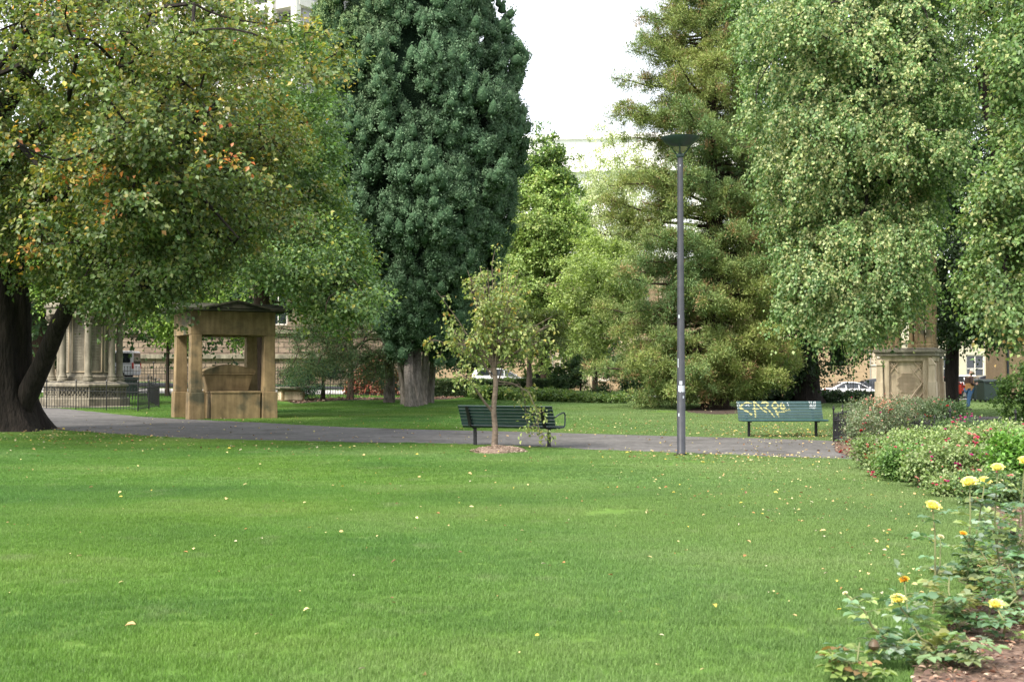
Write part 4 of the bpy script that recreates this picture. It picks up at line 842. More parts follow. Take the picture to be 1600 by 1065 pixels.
def graffiti():
    # strokes in picture order (u from the viewer's left, 0..1; v bottom..top 0..1) drawn only where a slat carries them
    S = [[(.17, .86), (.12, .95), (.06, .80), (.03, .62), (.08, .45), (.13, .32), (.16, .18)],
         [(.205, .98), (.205, .55), (.205, .05)], [(.205, .98), (.245, .80), (.275, .60), (.30, .44)], [(.19, .52), (.25, .50)],
         [(.30, .92), (.345, .98), (.375, .85), (.34, .66), (.32, .62)], [(.33, .60), (.375, .42), (.42, .06)], [(.31, .45), (.34, .30)],
         [(.46, .96), (.42, .84), (.415, .66), (.45, .56), (.485, .68), (.475, .86), (.45, .98)], [(.44, .56), (.46, .30), (.475, .08)],
         [(.53, .86), (.51, .70), (.53, .50), (.56, .60), (.55, .78)], [(.52, .50), (.575, .46), (.615, .48)], [(.45, .30), (.55, .33)]]
    W_ = [[(.86, .98), (.87, .80), (.86, .60)], [(.885, .98), (.885, .55)], [(.91, .95), (.905, .55)], [(.93, .98), (.925, .60)], [(.85, .85), (.94, .85)], [(.855, .70), (.94, .68)],
          [(.0, .80), (.01, .60)], [(.02, .9), (.03, .7)], [(.10, .75), (.12, .78)], [(.13, .9), (.14, .7)], [(.60, .92), (.61, .75)], [(.54, .93), (.55, .8)]]
    L = 2.05
    def mk(strokes, wd, mat, name):
        mb = MB()
        segs = [(np.array(a), np.array(b)) for s in strokes for a, b in zip(s[:-1], s[1:])]
        for k, (y, z, a) in enumerate(bp):
            nrm = Vector((0, -math.sin(a), math.cos(a))); tan = Vector((0, math.cos(a), math.sin(a)))   # slat plane
            if nrm.y < 0: nrm = -nrm
            if tan.z < 0: tan = -tan
            nu = 170
            for j in range(4):
                w0 = -.026+.013*j; zz = z+tan.z*(w0+.0065); v = (zz-.47)/.37
                for i in range(nu):
                    u = (i+.5)/nu; p = np.array([u*L, v*.40])
                    for A, B in segs:
                        A_ = A*[L, .40]; B_ = B*[L, .40]; ab = B_-A_; tt = np.clip(np.dot(p-A_, ab)/max(ab @ ab, 1e-9), 0, 1)
                        if np.linalg.norm(p-A_-ab*tt) < wd*(1+.25*math.sin(i*1.3+j)):
                            x0 = L/2-i/nu*L; x1 = L/2-(i+1)/nu*L; c = Vector((0, y, z))+nrm*.0175
                            q = [c+tan*w0, c+tan*(w0+.013)]
                            mb.add([(x0, q[0].y, q[0].z), (x1, q[0].y, q[0].z), (x1, q[1].y, q[1].z), (x0, q[1].y, q[1].z)], [(0, 1, 2, 3)]); break
        mb.build(name, mat, b2)
    mk(S, .020, M['yellow_paint'], 'graffiti_lettering'); mk(W_, .010, M['white_paint'], 'scribble_lettering')
graffiti()

# ------------------------------------------------------------------ LAMP POST
def lamp():
    x, y = G(1064, 711); t = thing('street_lamp', 'tall slim grey lamp post with upturned bowl head', 'lamp post', (x, y, 0))
    zt = Z(243, y); p = MB(); p.lathe([(.084, .0), (.084, .06), (.078, .07), (.076, 1.4), (.072, 1.42), (.055, zt-.5), (.052, zt)], 20); p.build('pole', M['pole'], t, smooth=True)
    b = MB(); b.lathe([(.095, -.02), (.095, .035), (.08, .05)], 16); b.build('base_collar', M['iron'], t, smooth=True)
    c = MB(); c.lathe([(.068, zt-.02), (.075, zt), (.075, zt+.035), (.045, zt+.055)], 18); c.build('collar', M['lamp_bowl'], t, smooth=True)
    z1 = Z(229, y); z2 = Z(213.5, y)
    bw = MB(); bw.lathe([(.14, z1+.0), (.20, z1+.025), (.29, z1+.10), (.355, z2-.01), (.358, z2), (.345, z2-.0), (.28, z1+.115), (.19, z1+.045), (.02, z1+.035)], 40); bw.build('lamp_shade', M['lamp_bowl'], t, smooth=True)
    g = MB(); g.lathe([(.02, zt+.045), (.05, zt+.07), (.13, z1-.012), (.138, z1+.005), (.01, z1+.01)], 24); g.build('diffuser', noise_mat('frosted_lens', (.20, .20, .12), (.28, .28, .18), 6, .25, .02), t, smooth=True)
    for k in range(3):
        a = R(20+120*k); ca, sa = math.cos(a), math.sin(a); ba = MB(); ba.tube([(.05*ca, .05*sa, zt+.02), (.12*ca, .12*sa, zt+.09), (.205*ca, .205*sa, z1+.035)], [.014, .014, .012], 6); ba.build('bracket', M['lamp_bowl'], t)
    for (py0, py1, ang, wa) in [(595, 601, -100, 40), (602, 612, -90, 95), (492, 497, -125, 22), (618, 622, -65, 20), (645, 650, -130, 18), (560, 574, -140, 14), (257, 259, -100, 18)]:
        s = MB(); za, zb = Z(py1, y), Z(py0, y); n = 7; r = np.interp((za+zb)/2, [0, 1.41, zt], [.078, .0755, .052])+.0025; vs = []
        for k in range(n+1):
            a = R(ang-wa/2+wa*k/n); j = .012*math.sin(k*2.3) if wa > 30 else 0; vs += [(r*math.cos(a), r*math.sin(a), za+j), (r*math.cos(a), r*math.sin(a), zb+j*.5)]
        s.add(vs, [(2*k, 2*k+2, 2*k+3, 2*k+1) for k in range(n)]); s.build('sticker', M['sticker'], t)
lamp()

# ------------------------------------------------------------------ CANOPY TOMB
def canopy_tomb():
    x, y = X(359, 43.4), 43.4; W, D = 3.02, 2.75; a = R(27)
    t = thing('canopy_tomb', 'square-pillared sandstone canopy with mossy pediment roof over a sarcophagus', 'tomb', (x+math.sin(-a)*(D/2)+.12, y+D/2, 0), a)
    hw, hd = W/2-.25, D/2-.25; zt = Z(522, 43)
    for sx in (-1, 1):
        for sy in (-1, 1):
            p = MB(); p.box((sx*hw, sy*hd, (.92+zt)/2), (.41, .41, zt-.92), taper=(.88, .88)); p.build('pillar', M['stone'], t, bevel=.015)
            q = MB(); q.box((sx*hw, sy*hd, .46), (.53, .53, .92), taper=(.96, .96)); q.build('pillar_base', M['stone'], t, bevel=.02)
    e = MB(); z2 = Z(485, 43); h = z2-zt
    for sy in (-1, 1): e.box((0, sy*hd, zt+h/2), (2*hw+.40, .36, h))
    for sx in (-1, 1): e.box((sx*(hw+.02), 0, zt+h/2), (.36, 2*hd-.36, h-.004))
    e.box((0, 0, zt+h-.06), (2*hw-.45, 2*hd-.45, .10))
    e.build('beam', M['stone'], t, bevel=.012)
    # roof: cross-gabled slabs with overhang
    ow, od = hw+.66, hd+.60; r = MB(); zr = z2; th = .09; rise = .25
    r.box((0, 0, zr+th/2+.002), (2*ow, 2*od, th))
    zb = zr+th+.004
    # main ridge along x with gables at both ends
    r.prism([(-od+.02, zb), (od-.02, zb), (0, zb+rise)], 'x', -ow+.02, ow-.02)
    r.build('roof', M['stone_roof'], t, bevel=.012)
    pd = MB(); pd.prism([(-.95, zb+.0), (.95, zb+.0), (0, zb+rise*.86)], 'y', -od-.02, -.1); pd.prism([(-.95, zb+.0), (.95, zb+.0), (0, zb+rise*.86)], 'y', .1, od+.02); pd.build('pediment', M['stone_roof'], t)
    cp = MB()
    for s in (-1, 1):
        for sy in (-1, 1):
            y0, y1 = (-od-.06, -.08) if sy < 0 else (.08, od+.06)
            cp.prism([(0, zb+rise*.86+.006), (s*1.08, zb-.018), (s*1.12, zb+.03), (0, zb+rise*.86+.065)], 'y', y0, y1)
    cp.build('pediment_coping', M['stone_roof'], t)
    pl = MB(); pl.box((.1, -hd+.25, .44), (2*hw-.82, .80, .88)); pl.box((.1, -hd+.25, .915), (2*hw-.78, .84, .07)); pl.build('low_wall', M['stone'], t, bevel=.015)
    # sarcophagus
    f = MB(); f.box((0, .1, .48), (2*hw-.55, 1.1, .96)); f.build('sarcophagus_plinth', M['stone'], t, bevel=.02)
    s = MB(); s.box((-.02, -.35, 1.23), (1.42, .62, .56), taper=(1.20, 1.22)); s.build('sarcophagus_body', M['stone'], t, bevel=.02)
    fr = MB(); fr.box((-.02, -.35, 1.545), (1.80, .86, .07)); fr.build('sarcophagus_rim', M['stone'], t, bevel=.012)
    li = MB(); li.prism([(-.92, 1.582), (.90, 1.582), (.92, 1.68), (.82, 1.72), (.45, 1.81), (0, 1.87), (-.45, 1.80), (-.82, 1.68), (-.94, 1.62)], 'y', -.79, .09); li.build('sarcophagus_lid', M['stone'], t, bevel=.015)
canopy_tomb()
def chest_tomb():
    x, y = G(453, 635); t = thing('chest_tomb', 'low sandstone chest tomb with flat overhanging lid behind the canopy', 'tomb', (x, y+.4, 0), R(30))
    b = MB(); b.box((0, 0, .06), (1.55, .95, .12)); b.box((0, 0, .18), (1.4, .82, .12)); b.build('plinth', M['stone_pale'], t, bevel=.015)
    c = MB(); c.box((0, 0, .52), (1.15, .66, .56)); c.build('chest', M['stone'], t, bevel=.01)
    p = MB(); p.box((0, -.335, .52), (.9, .03, .4)); p.box((-.58, 0, .52), (.03, .45, .4)); p.box((.58, 0, .52), (.03, .45, .4)); p.build('side_panel', M['stone_pale'], t, bevel=.006)
    l = MB(); l.box((0, 0, .83), (1.3, .8, .06)); l.box((0, 0, .90), (1.5, .95, .09)); l.build('lid', M['stone_grey'], t, bevel=.02)
chest_tomb()

# ------------------------------------------------------------------ OCTAGONAL MEMORIAL
def octagon():
    x, y = X(134, 56.5), 56.5; t = thing('octagonal_memorial', 'weathered octagonal stone memorial ringed by slender columns inside black railings', 'monument', (x, y, 0), R(0))
    r8 = math.pi/8; S = M['stone_grey']
    k = MB(); k.lathe([(2.35, -.05), (2.35, .16), (2.25, .18)], 8, rot=r8); k.build('kerb', S, t, bevel=.02)
    k = MB(); k.lathe([(1.90, .18), (1.90, .48), (1.84, .54)], 8, rot=r8); k.build('plinth', S, t, bevel=.02)
    z0, z1 = .54, .98
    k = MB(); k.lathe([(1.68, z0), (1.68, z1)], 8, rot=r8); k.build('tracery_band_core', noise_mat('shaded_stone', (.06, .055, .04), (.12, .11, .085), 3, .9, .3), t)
    tr = MB()
    for f in range(8):
        a = f*math.pi/4; ca, sa = math.cos(a), math.sin(a); ap = 1.68*math.cos(r8)+.03; half = 1.68*math.sin(r8)-.03
        def P(u, v, off=0): return (ca*(ap+off)-sa*u, sa*(ap+off)+ca*u, v)
        for zz in (z0+.03, z1-.03): tr.tube([P(-half, zz), P(half, zz)], .04, 6)
        tr.tube([P(-half, z0), P(-half, z1)], .06, 6)
        nq = 4
        for q in range(nq):
            c = -half+(q+.5)*2*half/nq; rr = half/nq*.92
            tr.tube([P(c+rr*math.cos(R(g)), (z0+z1)/2+.16*math.sin(R(g))) for g in range(0, 361, 45)], .024, 5, cap=False)
            tr.tube([P(c-rr*.9, z0+.05), P(c+rr*.9, z1-.05)], .02, 5); tr.tube([P(c+rr*.9, z0+.05), P(c-rr*.9, z1-.05)], .02, 5)
    tr.build('tracery_band', M['stone_grey'], t)
    k = MB(); k.lathe([(1.74, z1), (1.84, z1+.04), (1.84, z1+.12), (1.62, z1+.26), (1.55, z1+.28)], 8, rot=r8); k.build('base_slab', S, t, bevel=.012)
    zc = z1+.28; zt = Z(497, 55); H = zt-zc
    k = MB(); k.lathe([(1.10, zc), (1.10, zc+.18), (1.04, zc+.22), (.98, zc+.3), (.98, zt+.9), (1.02, zt+1)], 8, rot=r8); k.build('core', S, t)
    for f in range(8):
        a = f*math.pi/4; ca, sa = math.cos(a), math.sin(a); ap = .98*math.cos(r8); pm = MB()
        def Q(u, v, off): return (ca*(ap+off)-sa*u, sa*(ap+off)+ca*u, v)
        w_ = .26; zb, zz = zc+.42, zt+.1
        for (u0, u1, v0, v1) in [(-w_-.04, w_+.04, zb-.05, zb), (-w_-.04, w_+.04, zz, zz+.05), (-w_-.04, -w_, zb, zz), (w_, w_+.04, zb, zz)]:
            pm.add([Q(u0, v0, .0), Q(u1, v0, .0), Q(u1, v1, .0), Q(u0, v1, .0), Q(u0, v0, .04), Q(u1, v0, .04), Q(u1, v1, .04), Q(u0, v1, .04)], [(4, 5, 6, 7), (0, 1, 5, 4), (1, 2, 6, 5), (2, 3, 7, 6), (3, 0, 4, 7)])
        pm.build('panel_frame', M['stone_pale'], t)
        ins = MB(); rs = np.random.RandomState(f)
        for q in range(15):
            zq = zz-.15-q*.125
            if zq < zb+.12: break
            for (ua, ub) in [(-w_+.04+rs.rand()*.06, -.03), (.0, w_-.04-rs.rand()*.08)]:
                ins.add([Q(ua, zq, .004), Q(ub, zq, .004), Q(ub, zq+.022, .004), Q(ua, zq+.022, .004)], [(0, 1, 2, 3)])
        ins.build('lettering', noise_mat('inscription_dark', (.10, .085, .06), (.14, .12, .09), 8) if f == 0 else bpy.data.materials['inscription_dark'], t)
        a2 = a+r8; R2 = 1.43; px_, py_ = R2*math.cos(a2), R2*math.sin(a2)
        c = MB(); c.lathe([(.23, zc), (.23, zc+.10), (.19, zc+.13), (.20, zc+.2), (.155, zc+.26), (.145, zc+.4), (.138, zt-.32), (.155, zt-.28), (.19, zt-.26), (.19, zt-.21), (.14, zt-.19)], 14, (px_, py_, 0)); co = c.build('column', M['stone_grey'], t, smooth=True)
        cp = MB(); cp.lathe([(.10, zt-.19), (.12, zt-.05), (.20, zt+.1), (.24, zt+.14), (.24, zt+.2)], 8, (px_, py_, 0))
        for g in range(8):
            b = g*math.pi/4; cp.tube([(px_+.11*math.cos(b), py_+.11*math.sin(b), zt-.12), (px_+.20*math.cos(b), py_+.20*math.sin(b), zt+.0), (px_+.27*math.cos(b), py_+.27*math.sin(b), zt+.06), (px_+.25*math.cos(b), py_+.25*math.sin(b), zt-.0)], [.03, .045, .045, .02], 6)
        cp.build('capital', M['stone_grey'], co)
        z3 = zt+.2
    k = MB(); k.lathe([(1.66, z3), (1.66, z3+.25), (1.75, z3+.3), (1.75, z3+.42), (1.3, z3+.6), (1.1, z3+1.6), (.4, z3+3.6), (.05, z3+5.2)], 8, rot=r8); k.build('spire', S, t)
octagon()

# ------------------------------------------------------------------ IRON FENCES
def fence(name, label, pts, h, sp, post_every, rails, follow=True, finial=.05, r=.010, postr=.022, solid=None, group=None, curls=False, base=.05, postup=.18):
    t = thing(name, label, 'fence', group=group); posts = []
    for (a, b) in zip(pts[:-1], pts[1:]):
        a = np.array(a, float); b = np.array(b, float); L = np.linalg.norm(b-a); nb_ = max(1, round(L/post_every)); 
        for k in range(nb_):
            p0 = a+(b-a)*k/nb_; p1 = a+(b-a)*(k+1)/nb_; posts.append(tuple(p0)); LL = np.linalg.norm(p1-p0); n = max(2, int(LL/sp)); mb = MB()
            z = lambda p: Tz(p[0], p[1])
            for rr in rails: mb.tube([(p0[0], p0[1], z(p0)+rr), (p1[0], p1[1], z(p1)+rr)], .014, 4)
            for q in range(1, n):
                p = p0+(p1-p0)*q/n; zz = z(p); hh = h*(1 if q % 2 or not curls else .86)
                mb.tube([(p[0], p[1], zz+base), (p[0], p[1], zz+hh-.08)], r, 4); mb.lathe([(r*.8, 0), (r*2.4, .025), (.002, .025+finial)], 4, (p[0], p[1], zz+hh-.08))
                if curls:
                    dx = (p1-p0)/LL
                    mb.tube([(p[0]+dx[0]*.05*math.sin(u), p[1]+dx[1]*.05*math.sin(u), zz+hh*.72+.05*math.cos(u)) for u in np.linspace(0, 5.5, 9)], .007, 4)
            mb.build('picket_panel', M['iron'], t)
    posts.append(tuple(pts[-1]))
    for p in dict.fromkeys(posts):
        z = Tz(*p); mb = MB(); mb.tube([(p[0], p[1], z-.05), (p[0], p[1], z+h+postup-.06)], postr, 6); mb.lathe([(postr*.8, 0), (postr*1.8, .04), (.004, .12)], 6, (p[0], p[1], z+h+postup-.06)); mb.build('post', M['iron'], t)
    return t
fence('iron_fence', 'long black spiked street fence running behind the tombs', [(X(120, 62), 62), (X(240, 63.5), 63.5), (X(430, 65.5), 65.5), (X(600, 67.5), 67.5), (X(670, 68.5), 68.5)], 1.62, .135, 2.7, (.18, 1.38), r=.011)
fence('iron_fence', 'black spiked fence before the parked cars behind the graffitied bench', [(X(1150, 76), 76), (X(1280, 77), 77), (X(1385, 78), 78), (X(1560, 80), 80), (X(1700, 82), 82)], 1.15, .16, 2.7, (.15, .95), r=.010)
fence('railing', 'black iron railing enclosing the octagonal memorial', [(X(48, 56), 54.6), (X(216, 51.2), 51.2), (X(249, 55), 55), (X(232, 61), 61), (X(60, 62), 62)], .95, .15, 1.9, (.12, .78, 1.12), r=.011, postr=.024, postup=.26)
fence('garden_fence', 'low ornate black iron fence around the rose bed', [(8.2, 31.0), (7.1, 28.3), (9.9, 25.2), (13.2, 22.2)], .66, .115, 1.6, (.1, .48), r=.010, curls=True, finial=.06, postr=.018, postup=.1)

# ------------------------------------------------------------------ SANDSTONE PEDESTAL
def pedestal():
    d = 43.; x = X(1425, d); t = thing('memorial_pedestal', 'pale sandstone pedestal with carved diamond panel and clustered columns above', 'monument', (x+.25, d+1.0, 0), R(-27)); S = M['stone_pale']
    W = 1.86; H = Z(556, 43); zc = Z(543, 43)
    b = MB(); b.box((0, 0, .14), (2.7, 2.7, .28)); b.box((0, 0, .36), (2.45, 2.45, .16)); b.build('plinth', S, t, bevel=.02)
    c = MB(); w0 = W-.16
    # body with a recess on each face: core plus face frames
    c.box((0, 0, .44+(H-.44)/2), (w0-.28, w0-.28, H-.44)); c.build('core', S, t)
    zb, zt = Z(632, 43), H-.16; ph = .68
    for k in range(4):
        a = k*math.pi/2; m = Matrix.Rotation(a, 4, 'Z'); f = MB(); y = -w0/2+.07
        pw = .56
        for (cx_, cz, sx, sz) in [(0, (.44+zb)/2, w0-.002, zb-.44), (0, (zt+H)/2, w0-.002, H-zt), (-(pw+w0/2)/2, (zb+zt)/2, w0/2-pw, zt-zb), ((pw+w0/2)/2, (zb+zt)/2, w0/2-pw, zt-zb)]:
            f.box((cx_, y, cz), (sx, .14, sz))
        f.v = [tuple(m @ Vector(v)) for v in f.v]; f.build('face', S, t)
        g = MB(); y2 = -w0/2+.085; zm = (zb+zt)/2; hh = (zt-zb)/2-.02; hw = pw-.02
        g.tube([(0, y2, zm-hh), (hw, y2, zm), (0, y2, zm+hh), (-hw, y2, zm), (0, y2, zm-hh)], .045, 4)
        for sx in (-1, 1):
            for sz in (-1, 1):
                g.tube([(sx*hw, y2+.01, zm+sz*hh*.45), (sx*hw*.45, y2+.01, zm+sz*hh)], .022, 4); g.tube([(sx*hw*.95, y2+.01, zm+sz*hh*.95), (sx*hw*.5, y2+.01, zm+sz*hh*.5)], .02, 4)
                g.tube([(sx*hw*.82+.07*math.cos(u), y2+.01, zm+sz*hh*.82+.07*math.sin(u)) for u in np.linspace(0, 6.28, 8)], .017, 4)
        for q in range(15):
            v = zm+.32-q*.046; ww = (hw-abs(v-zm)*hw/hh)*.72*(.85+.15*math.sin(q*5.1))
            if ww > .05: g.box((0, y2+.028, v), (2*ww, .03, .016))
        g.tube([(-hw-.01, y2-.01, zb), (-hw-.01, y2-.01, zt), (hw+.01, y2-.01, zt), (hw+.01, y2-.01, zb), (-hw-.01, y2-.01, zb)], .022, 4)
        g.v = [tuple(m @ Vector(v)) for v in g.v]; g.build('carved_panel', noise_mat('carved_sandstone', (.42, .33, .225), (.56, .46, .34), 4, .85, .3) if k == 0 else bpy.data.materials['carved_sandstone'], t)
        bt = MB(); bt.box((w0/2+.02, -w0/2-.02, .44+.42), (.30, .30, .84), taper=(.9, .9)); bt.box((w0/2, -w0/2, 1.55), (.22, .22, .56), taper=(.9, .9)); bt.prism([(w0/2-.1, 1.83), (w0/2+.14, 1.83), (w0/2+.10, 1.90), (w0/2-.02, 2.08), (w0/2-.1, 2.08)], 'y', -w0/2-.12, -w0/2+.1)
        bt.v = [tuple(m @ Vector(v)) for v in bt.v]; bt.build('buttress', S, t, bevel=.012)
    k = MB(); k.box((0, 0, H+.06), (W+.10, W+.10, .12)); k.box((0, 0, H+.17), (W+.22, W+.22, .10)); k.box((0, 0, H+.25), (W, W, .06)); k.build('cornice', M['stone_grey'], t, bevel=.02)
    z0 = H+.28; z1 = z0+6.4
    for (ux, uy, s) in [(-.62, -.62, 1), (.62, -.62, 1.25), (-.62, .62, 1), (.62, .62, 1), (.15, 0, 1.05)]:
        co = MB()
        for (ax, ay) in [(-.09, -.09), (.09, -.09), (-.09, .09), (.09, .09)]:
            co.lathe([(.12*s, z0), (.12*s, z0+.1), (.09*s, z0+.14), (.10*s, z0+.2), (.075*s, z0+.26), (.072*s, z0+.5), (.07*s, z1-.3), (.12*s, z1-.1), (.13*s, z1)], 10, (ux+ax*s, uy+ay*s, 0))
        co.build('column_cluster', M['stone'], t, smooth=True)
    sp = MB(); sp.box((0, 0, z1+.35), (2.0, 2.0, .7)); sp.box((0, 0, z1+1.4), (1.8, 1.8, 1.4), taper=(.5, .5)); sp.box((0, 0, z1+3.9), (.9, .9, 3.6), taper=(.08, .08)); sp.build('canopy_spire', S, t, bevel=.02)
pedestal()

# ------------------------------------------------------------------ PERSON
def skin_body(name, chain, edges, rad, mat, parent, sub=1):
    me = bpy.data.meshes.new(name); me.from_pydata(chain, edges, []); me.materials.append(mat); o = bpy.data.objects.new(name, me); col.objects.link(o); o.parent = parent
    me.skin_vertices.new() if hasattr(me.skin_vertices, 'new') and not me.skin_vertices else None
    m = o.modifiers.new('skin', 'SKIN'); m.use_smooth_shade = True
    if not me.skin_vertices: pass
    for i, r in enumerate(rad):
        sv_ = me.skin_vertices[0].data[i]; sv_.radius = (r, r) if not isinstance(r, tuple) else r; sv_.use_root = (i == 0)
    if sub: s = o.modifiers.new('sub', 'SUBSURF'); s.levels = sub; s.render_levels = sub
    return o
def person():
    x, y = G(1514, 641); t = thing('person', 'person in cream cap, brown jacket and blue jeans looking down at a phone', 'person', (x, y, 0), R(-78))
    # local: facing +Y... figure faces the picture's right after the turn
    # front = +Y
    ch = [(0, 0, .95), (0, -.01, 1.12), (0, 0, 1.32), (0, .02, 1.45), (0, .05, 1.54), (0, .09, 1.62),
          (-.10, 0, .90), (-.11, .05, .52), (-.11, .00, .10), (.10, 0, .90), (.11, -.09, .52), (.11, -.16, .11),
          (-.19, .0, 1.40), (-.24, -.03, 1.14), (-.12, .24, 1.10), (-.05, .31, 1.14), (.19, .0, 1.40), (.24, -.03, 1.14), (.12, .24, 1.10), (.05, .31, 1.13)]
    ed = [(0, 1), (1, 2), (2, 3), (3, 4), (4, 5), (0, 6), (6, 7), (7, 8), (0, 9), (9, 10), (10, 11), (3, 12), (12, 13), (13, 14), (14, 15), (3, 16), (16, 17), (17, 18), (18, 19)]
    rd = [(.15, .11), (.14, .10), (.17, .11), (.12, .09), .055, .08, .09, .06, .042, .09, .06, .042, .06, .045, .03, .026, .06, .045, .03, .026]
    skin_body('body', ch, ed, rd, M['skin'], t, 2)
    h = MB(); h.lathe([(.01, -.13), (.045, -.115), (.07, -.06), (.08, 0), (.082, .05), (.06, .10), (.01, .12)], 16); 
    hm = Matrix.Translation((0, .11, 1.63)) @ Matrix.Rotation(R(-32), 4, 'X') @ Matrix.Diagonal((.92, 1.12, 1, 1))
    h.v = [tuple(hm @ Vector(v)) for v in h.v]; h.build('head', M['skin'], t, smooth=True)
    fc = MB()
    for s in (-1, 1): fc.box((s*.03, .088, .0), (.022, .01, .01))
    fc.build('eyes', M['iron'], t); e = bpy.data.objects['eyes']; e.matrix_local = hm
    n = MB(); n.add([(-.012, .085, -.03), (.012, .085, -.03), (0, .115, -.035), (0, .088, .012)], [(0, 1, 2), (0, 2, 3), (1, 3, 2)]); n.box((0, .082, -.062), (.04, .012, .008)); n.build('nose', M['skin'], t).matrix_local = hm
    ea = MB()
    for s in (-1, 1): ea.box((s*.078, 0, -.01), (.014, .03, .055))
    ea.build('ears', M['skin'], t, bevel=.005).matrix_local = hm
    cp = MB(); cp.lathe([(.094, .025), (.096, .06), (.085, .105), (.05, .14), (.01, .15)], 18); 
    vs = []; nn = 12
    for k in range(nn+1):
        a = math.pi*k/nn; vs += [(.09*math.cos(a), .06+.05*math.sin(a)*.8, .035), (.085*math.cos(a), .07+.10*math.sin(a), .018), (.085*math.cos(a), .07+.10*math.sin(a), .026), (.09*math.cos(a), .06+.05*math.sin(a)*.8, .046)]
    cp.add(vs, [(4*k+i, 4*k+4+i, 4*k+4+(i+1) % 4, 4*k+(i+1) % 4) for k in range(nn) for i in range(4)])
    cp.v = [tuple(hm @ Vector(v)) for v in cp.v]; cp.build('cap', M['cap'], t, smooth=True)
    jk = skin_body('jacket', [(0, 0, .98), (0, -.01, 1.14), (0, 0, 1.32), (0, .01, 1.44), (-.19, .0, 1.40), (-.25, -.04, 1.14), (-.13, .22, 1.10), (.19, .0, 1.40), (.25, -.04, 1.14), (.13, .22, 1.10)], [(0, 1), (1, 2), (2, 3), (3, 4), (4, 5), (5, 6), (3, 7), (7, 8), (8, 9)],
                   [(.185, .14), (.18, .135), (.205, .14), (.15, .11), .08, .065, .048, .08, .065, .048], M['jacket_dark'], t, 2)
    lo = MB(); lo.tube([(0, 0, .86), (0, 0, .96), (0, 0, 1.16)], [.205, .20, .19], 20); lo.v = [(v[0], v[1]*.78, v[2]) for v in lo.v]; lo.build('jacket_hem', M['jacket_tan'], t, smooth=True)
    fp = MB(); fp.tube([(0, .10, 1.0), (0, .125, 1.15), (0, .11, 1.36)], [.10, .11, .08], 14); fp.v = [(v[0], v[1], v[2]) for v in fp.v]; fp.build('jacket_front', M['jacket_tan'], t, smooth=True)
    sc_ = skin_body('hood', [(-.10, -.02, 1.46), (0, -.09, 1.50), (.10, -.02, 1.46), (.05, .08, 1.44), (-.05, .08, 1.44)], [(0, 1), (1, 2), (2, 3), (4, 0)], [.055, .075, .055, .04, .04], M['white_cloth'], t, 1)
    skin_body('jeans', [(0, 0, .93), (-.10, 0, .86), (-.11, .05, .52), (-.11, .0, .12), (.10, 0, .86), (.11, -.09, .52), (.11, -.16, .13)], [(0, 1), (1, 2), (2, 3), (0, 4), (4, 5), (5, 6)], [(.165, .13), .115, .082, .072, .115, .082, .072], M['jeans'], t, 2)
    for s, yy in ((-1, .0), (1, -.16)):
        sh = MB(); sh.box((s*.11, yy+.05, .045), (.10, .27, .085), taper=(.8, .85)); sh.build('shoe', M['shoe'], t, bevel=.02)
    for s in (-1, 1):
        pts = [(s*.05, .31, 1.135), (s*.035, .36, 1.145)]; er = []; ed2 = [(0, 1)]; V = list(pts); rr = [.028, .032]
        for f in range(4):
            L = (.055, .065, .06, .045)[f]; zz = 1.155-.018*f; b = len(V); V += [(s*.03, .385, zz), (s*.005, .385+L*.5, zz-.005), (-s*.012, .385+L*.35, zz-.02)]; ed2 += [(1, b), (b, b+1), (b+1, b+2)]; rr += [.010, .0085, .007]
        b = len(V); V += [(s*.045, .36, 1.18), (s*.02, .395, 1.195)]; ed2 += [(0, b), (b, b+1)]; rr += [.012, .009]
        skin_body('hand', V, ed2, rr, M['skin'], t, 1)
    ph = thing('phone', 'dark phone held in both hands by the walking person', 'phone', (x, y, 0), R(-78))
    pm = MB(); pm.box((0, .405, 1.165), (.075, .014, .15), rx=R(-40)); pm.build('phone_case', M['door_dark'], ph, bevel=.004)
    sm = MB(); sm.box((0, .397, 1.176), (.066, .003, .135), rx=R(-40)); sm.build('screen', M['glass'], ph)
person()

# ------------------------------------------------------------------ BINS
def wheelie(label, px, d, rz, sc_=1):
    x = X(px, d); t = thing('wheeled_bin', label, 'bin', (x, d, Tz(x, d)), rz, 'large dark bins on the far lawn'); t.scale = (sc_, sc_, sc_)
    b = MB(); b.box((0, 0, .62), (1.05, .80, 1.0), taper=(1.08, 1.1)); b.build('bin_body', M['bin'], t, bevel=.03)
    l = MB(); l.prism([(-.46, 1.125), (.46, 1.125), (.44, 1.2), (0, 1.27), (-.44, 1.2)], 'x', -.60, .60); l.build('lid', M['bin'], t, bevel=.02)
    h = MB(); h.tube([(-.5, -.47, 1.08), (.5, -.47, 1.08)], .02, 8); h.build('handle', M['iron'], t)
    for sx in (-.4, .4):
        for sy in (-.28, .28):
            w_ = MB(); w_.lathe([(.08, -.03), (.1, -.02), (.1, .02), (.08, .03)], 14); w_.v = [(v[2]+sx, v[0]+sy, v[1]+.10) for v in w_.v]; w_.build('wheel', M['tyre'], t, smooth=True)
wheelie('large dark green bin standing nearer the brick wall on the far lawn', 1546, 70, R(8))
wheelie('dark bin half hidden behind the person on the far lawn', 1530, 73.5, R(5))
wheelie('dark bin between the octagonal memorial and the white van', 203, 66, R(20), .75)

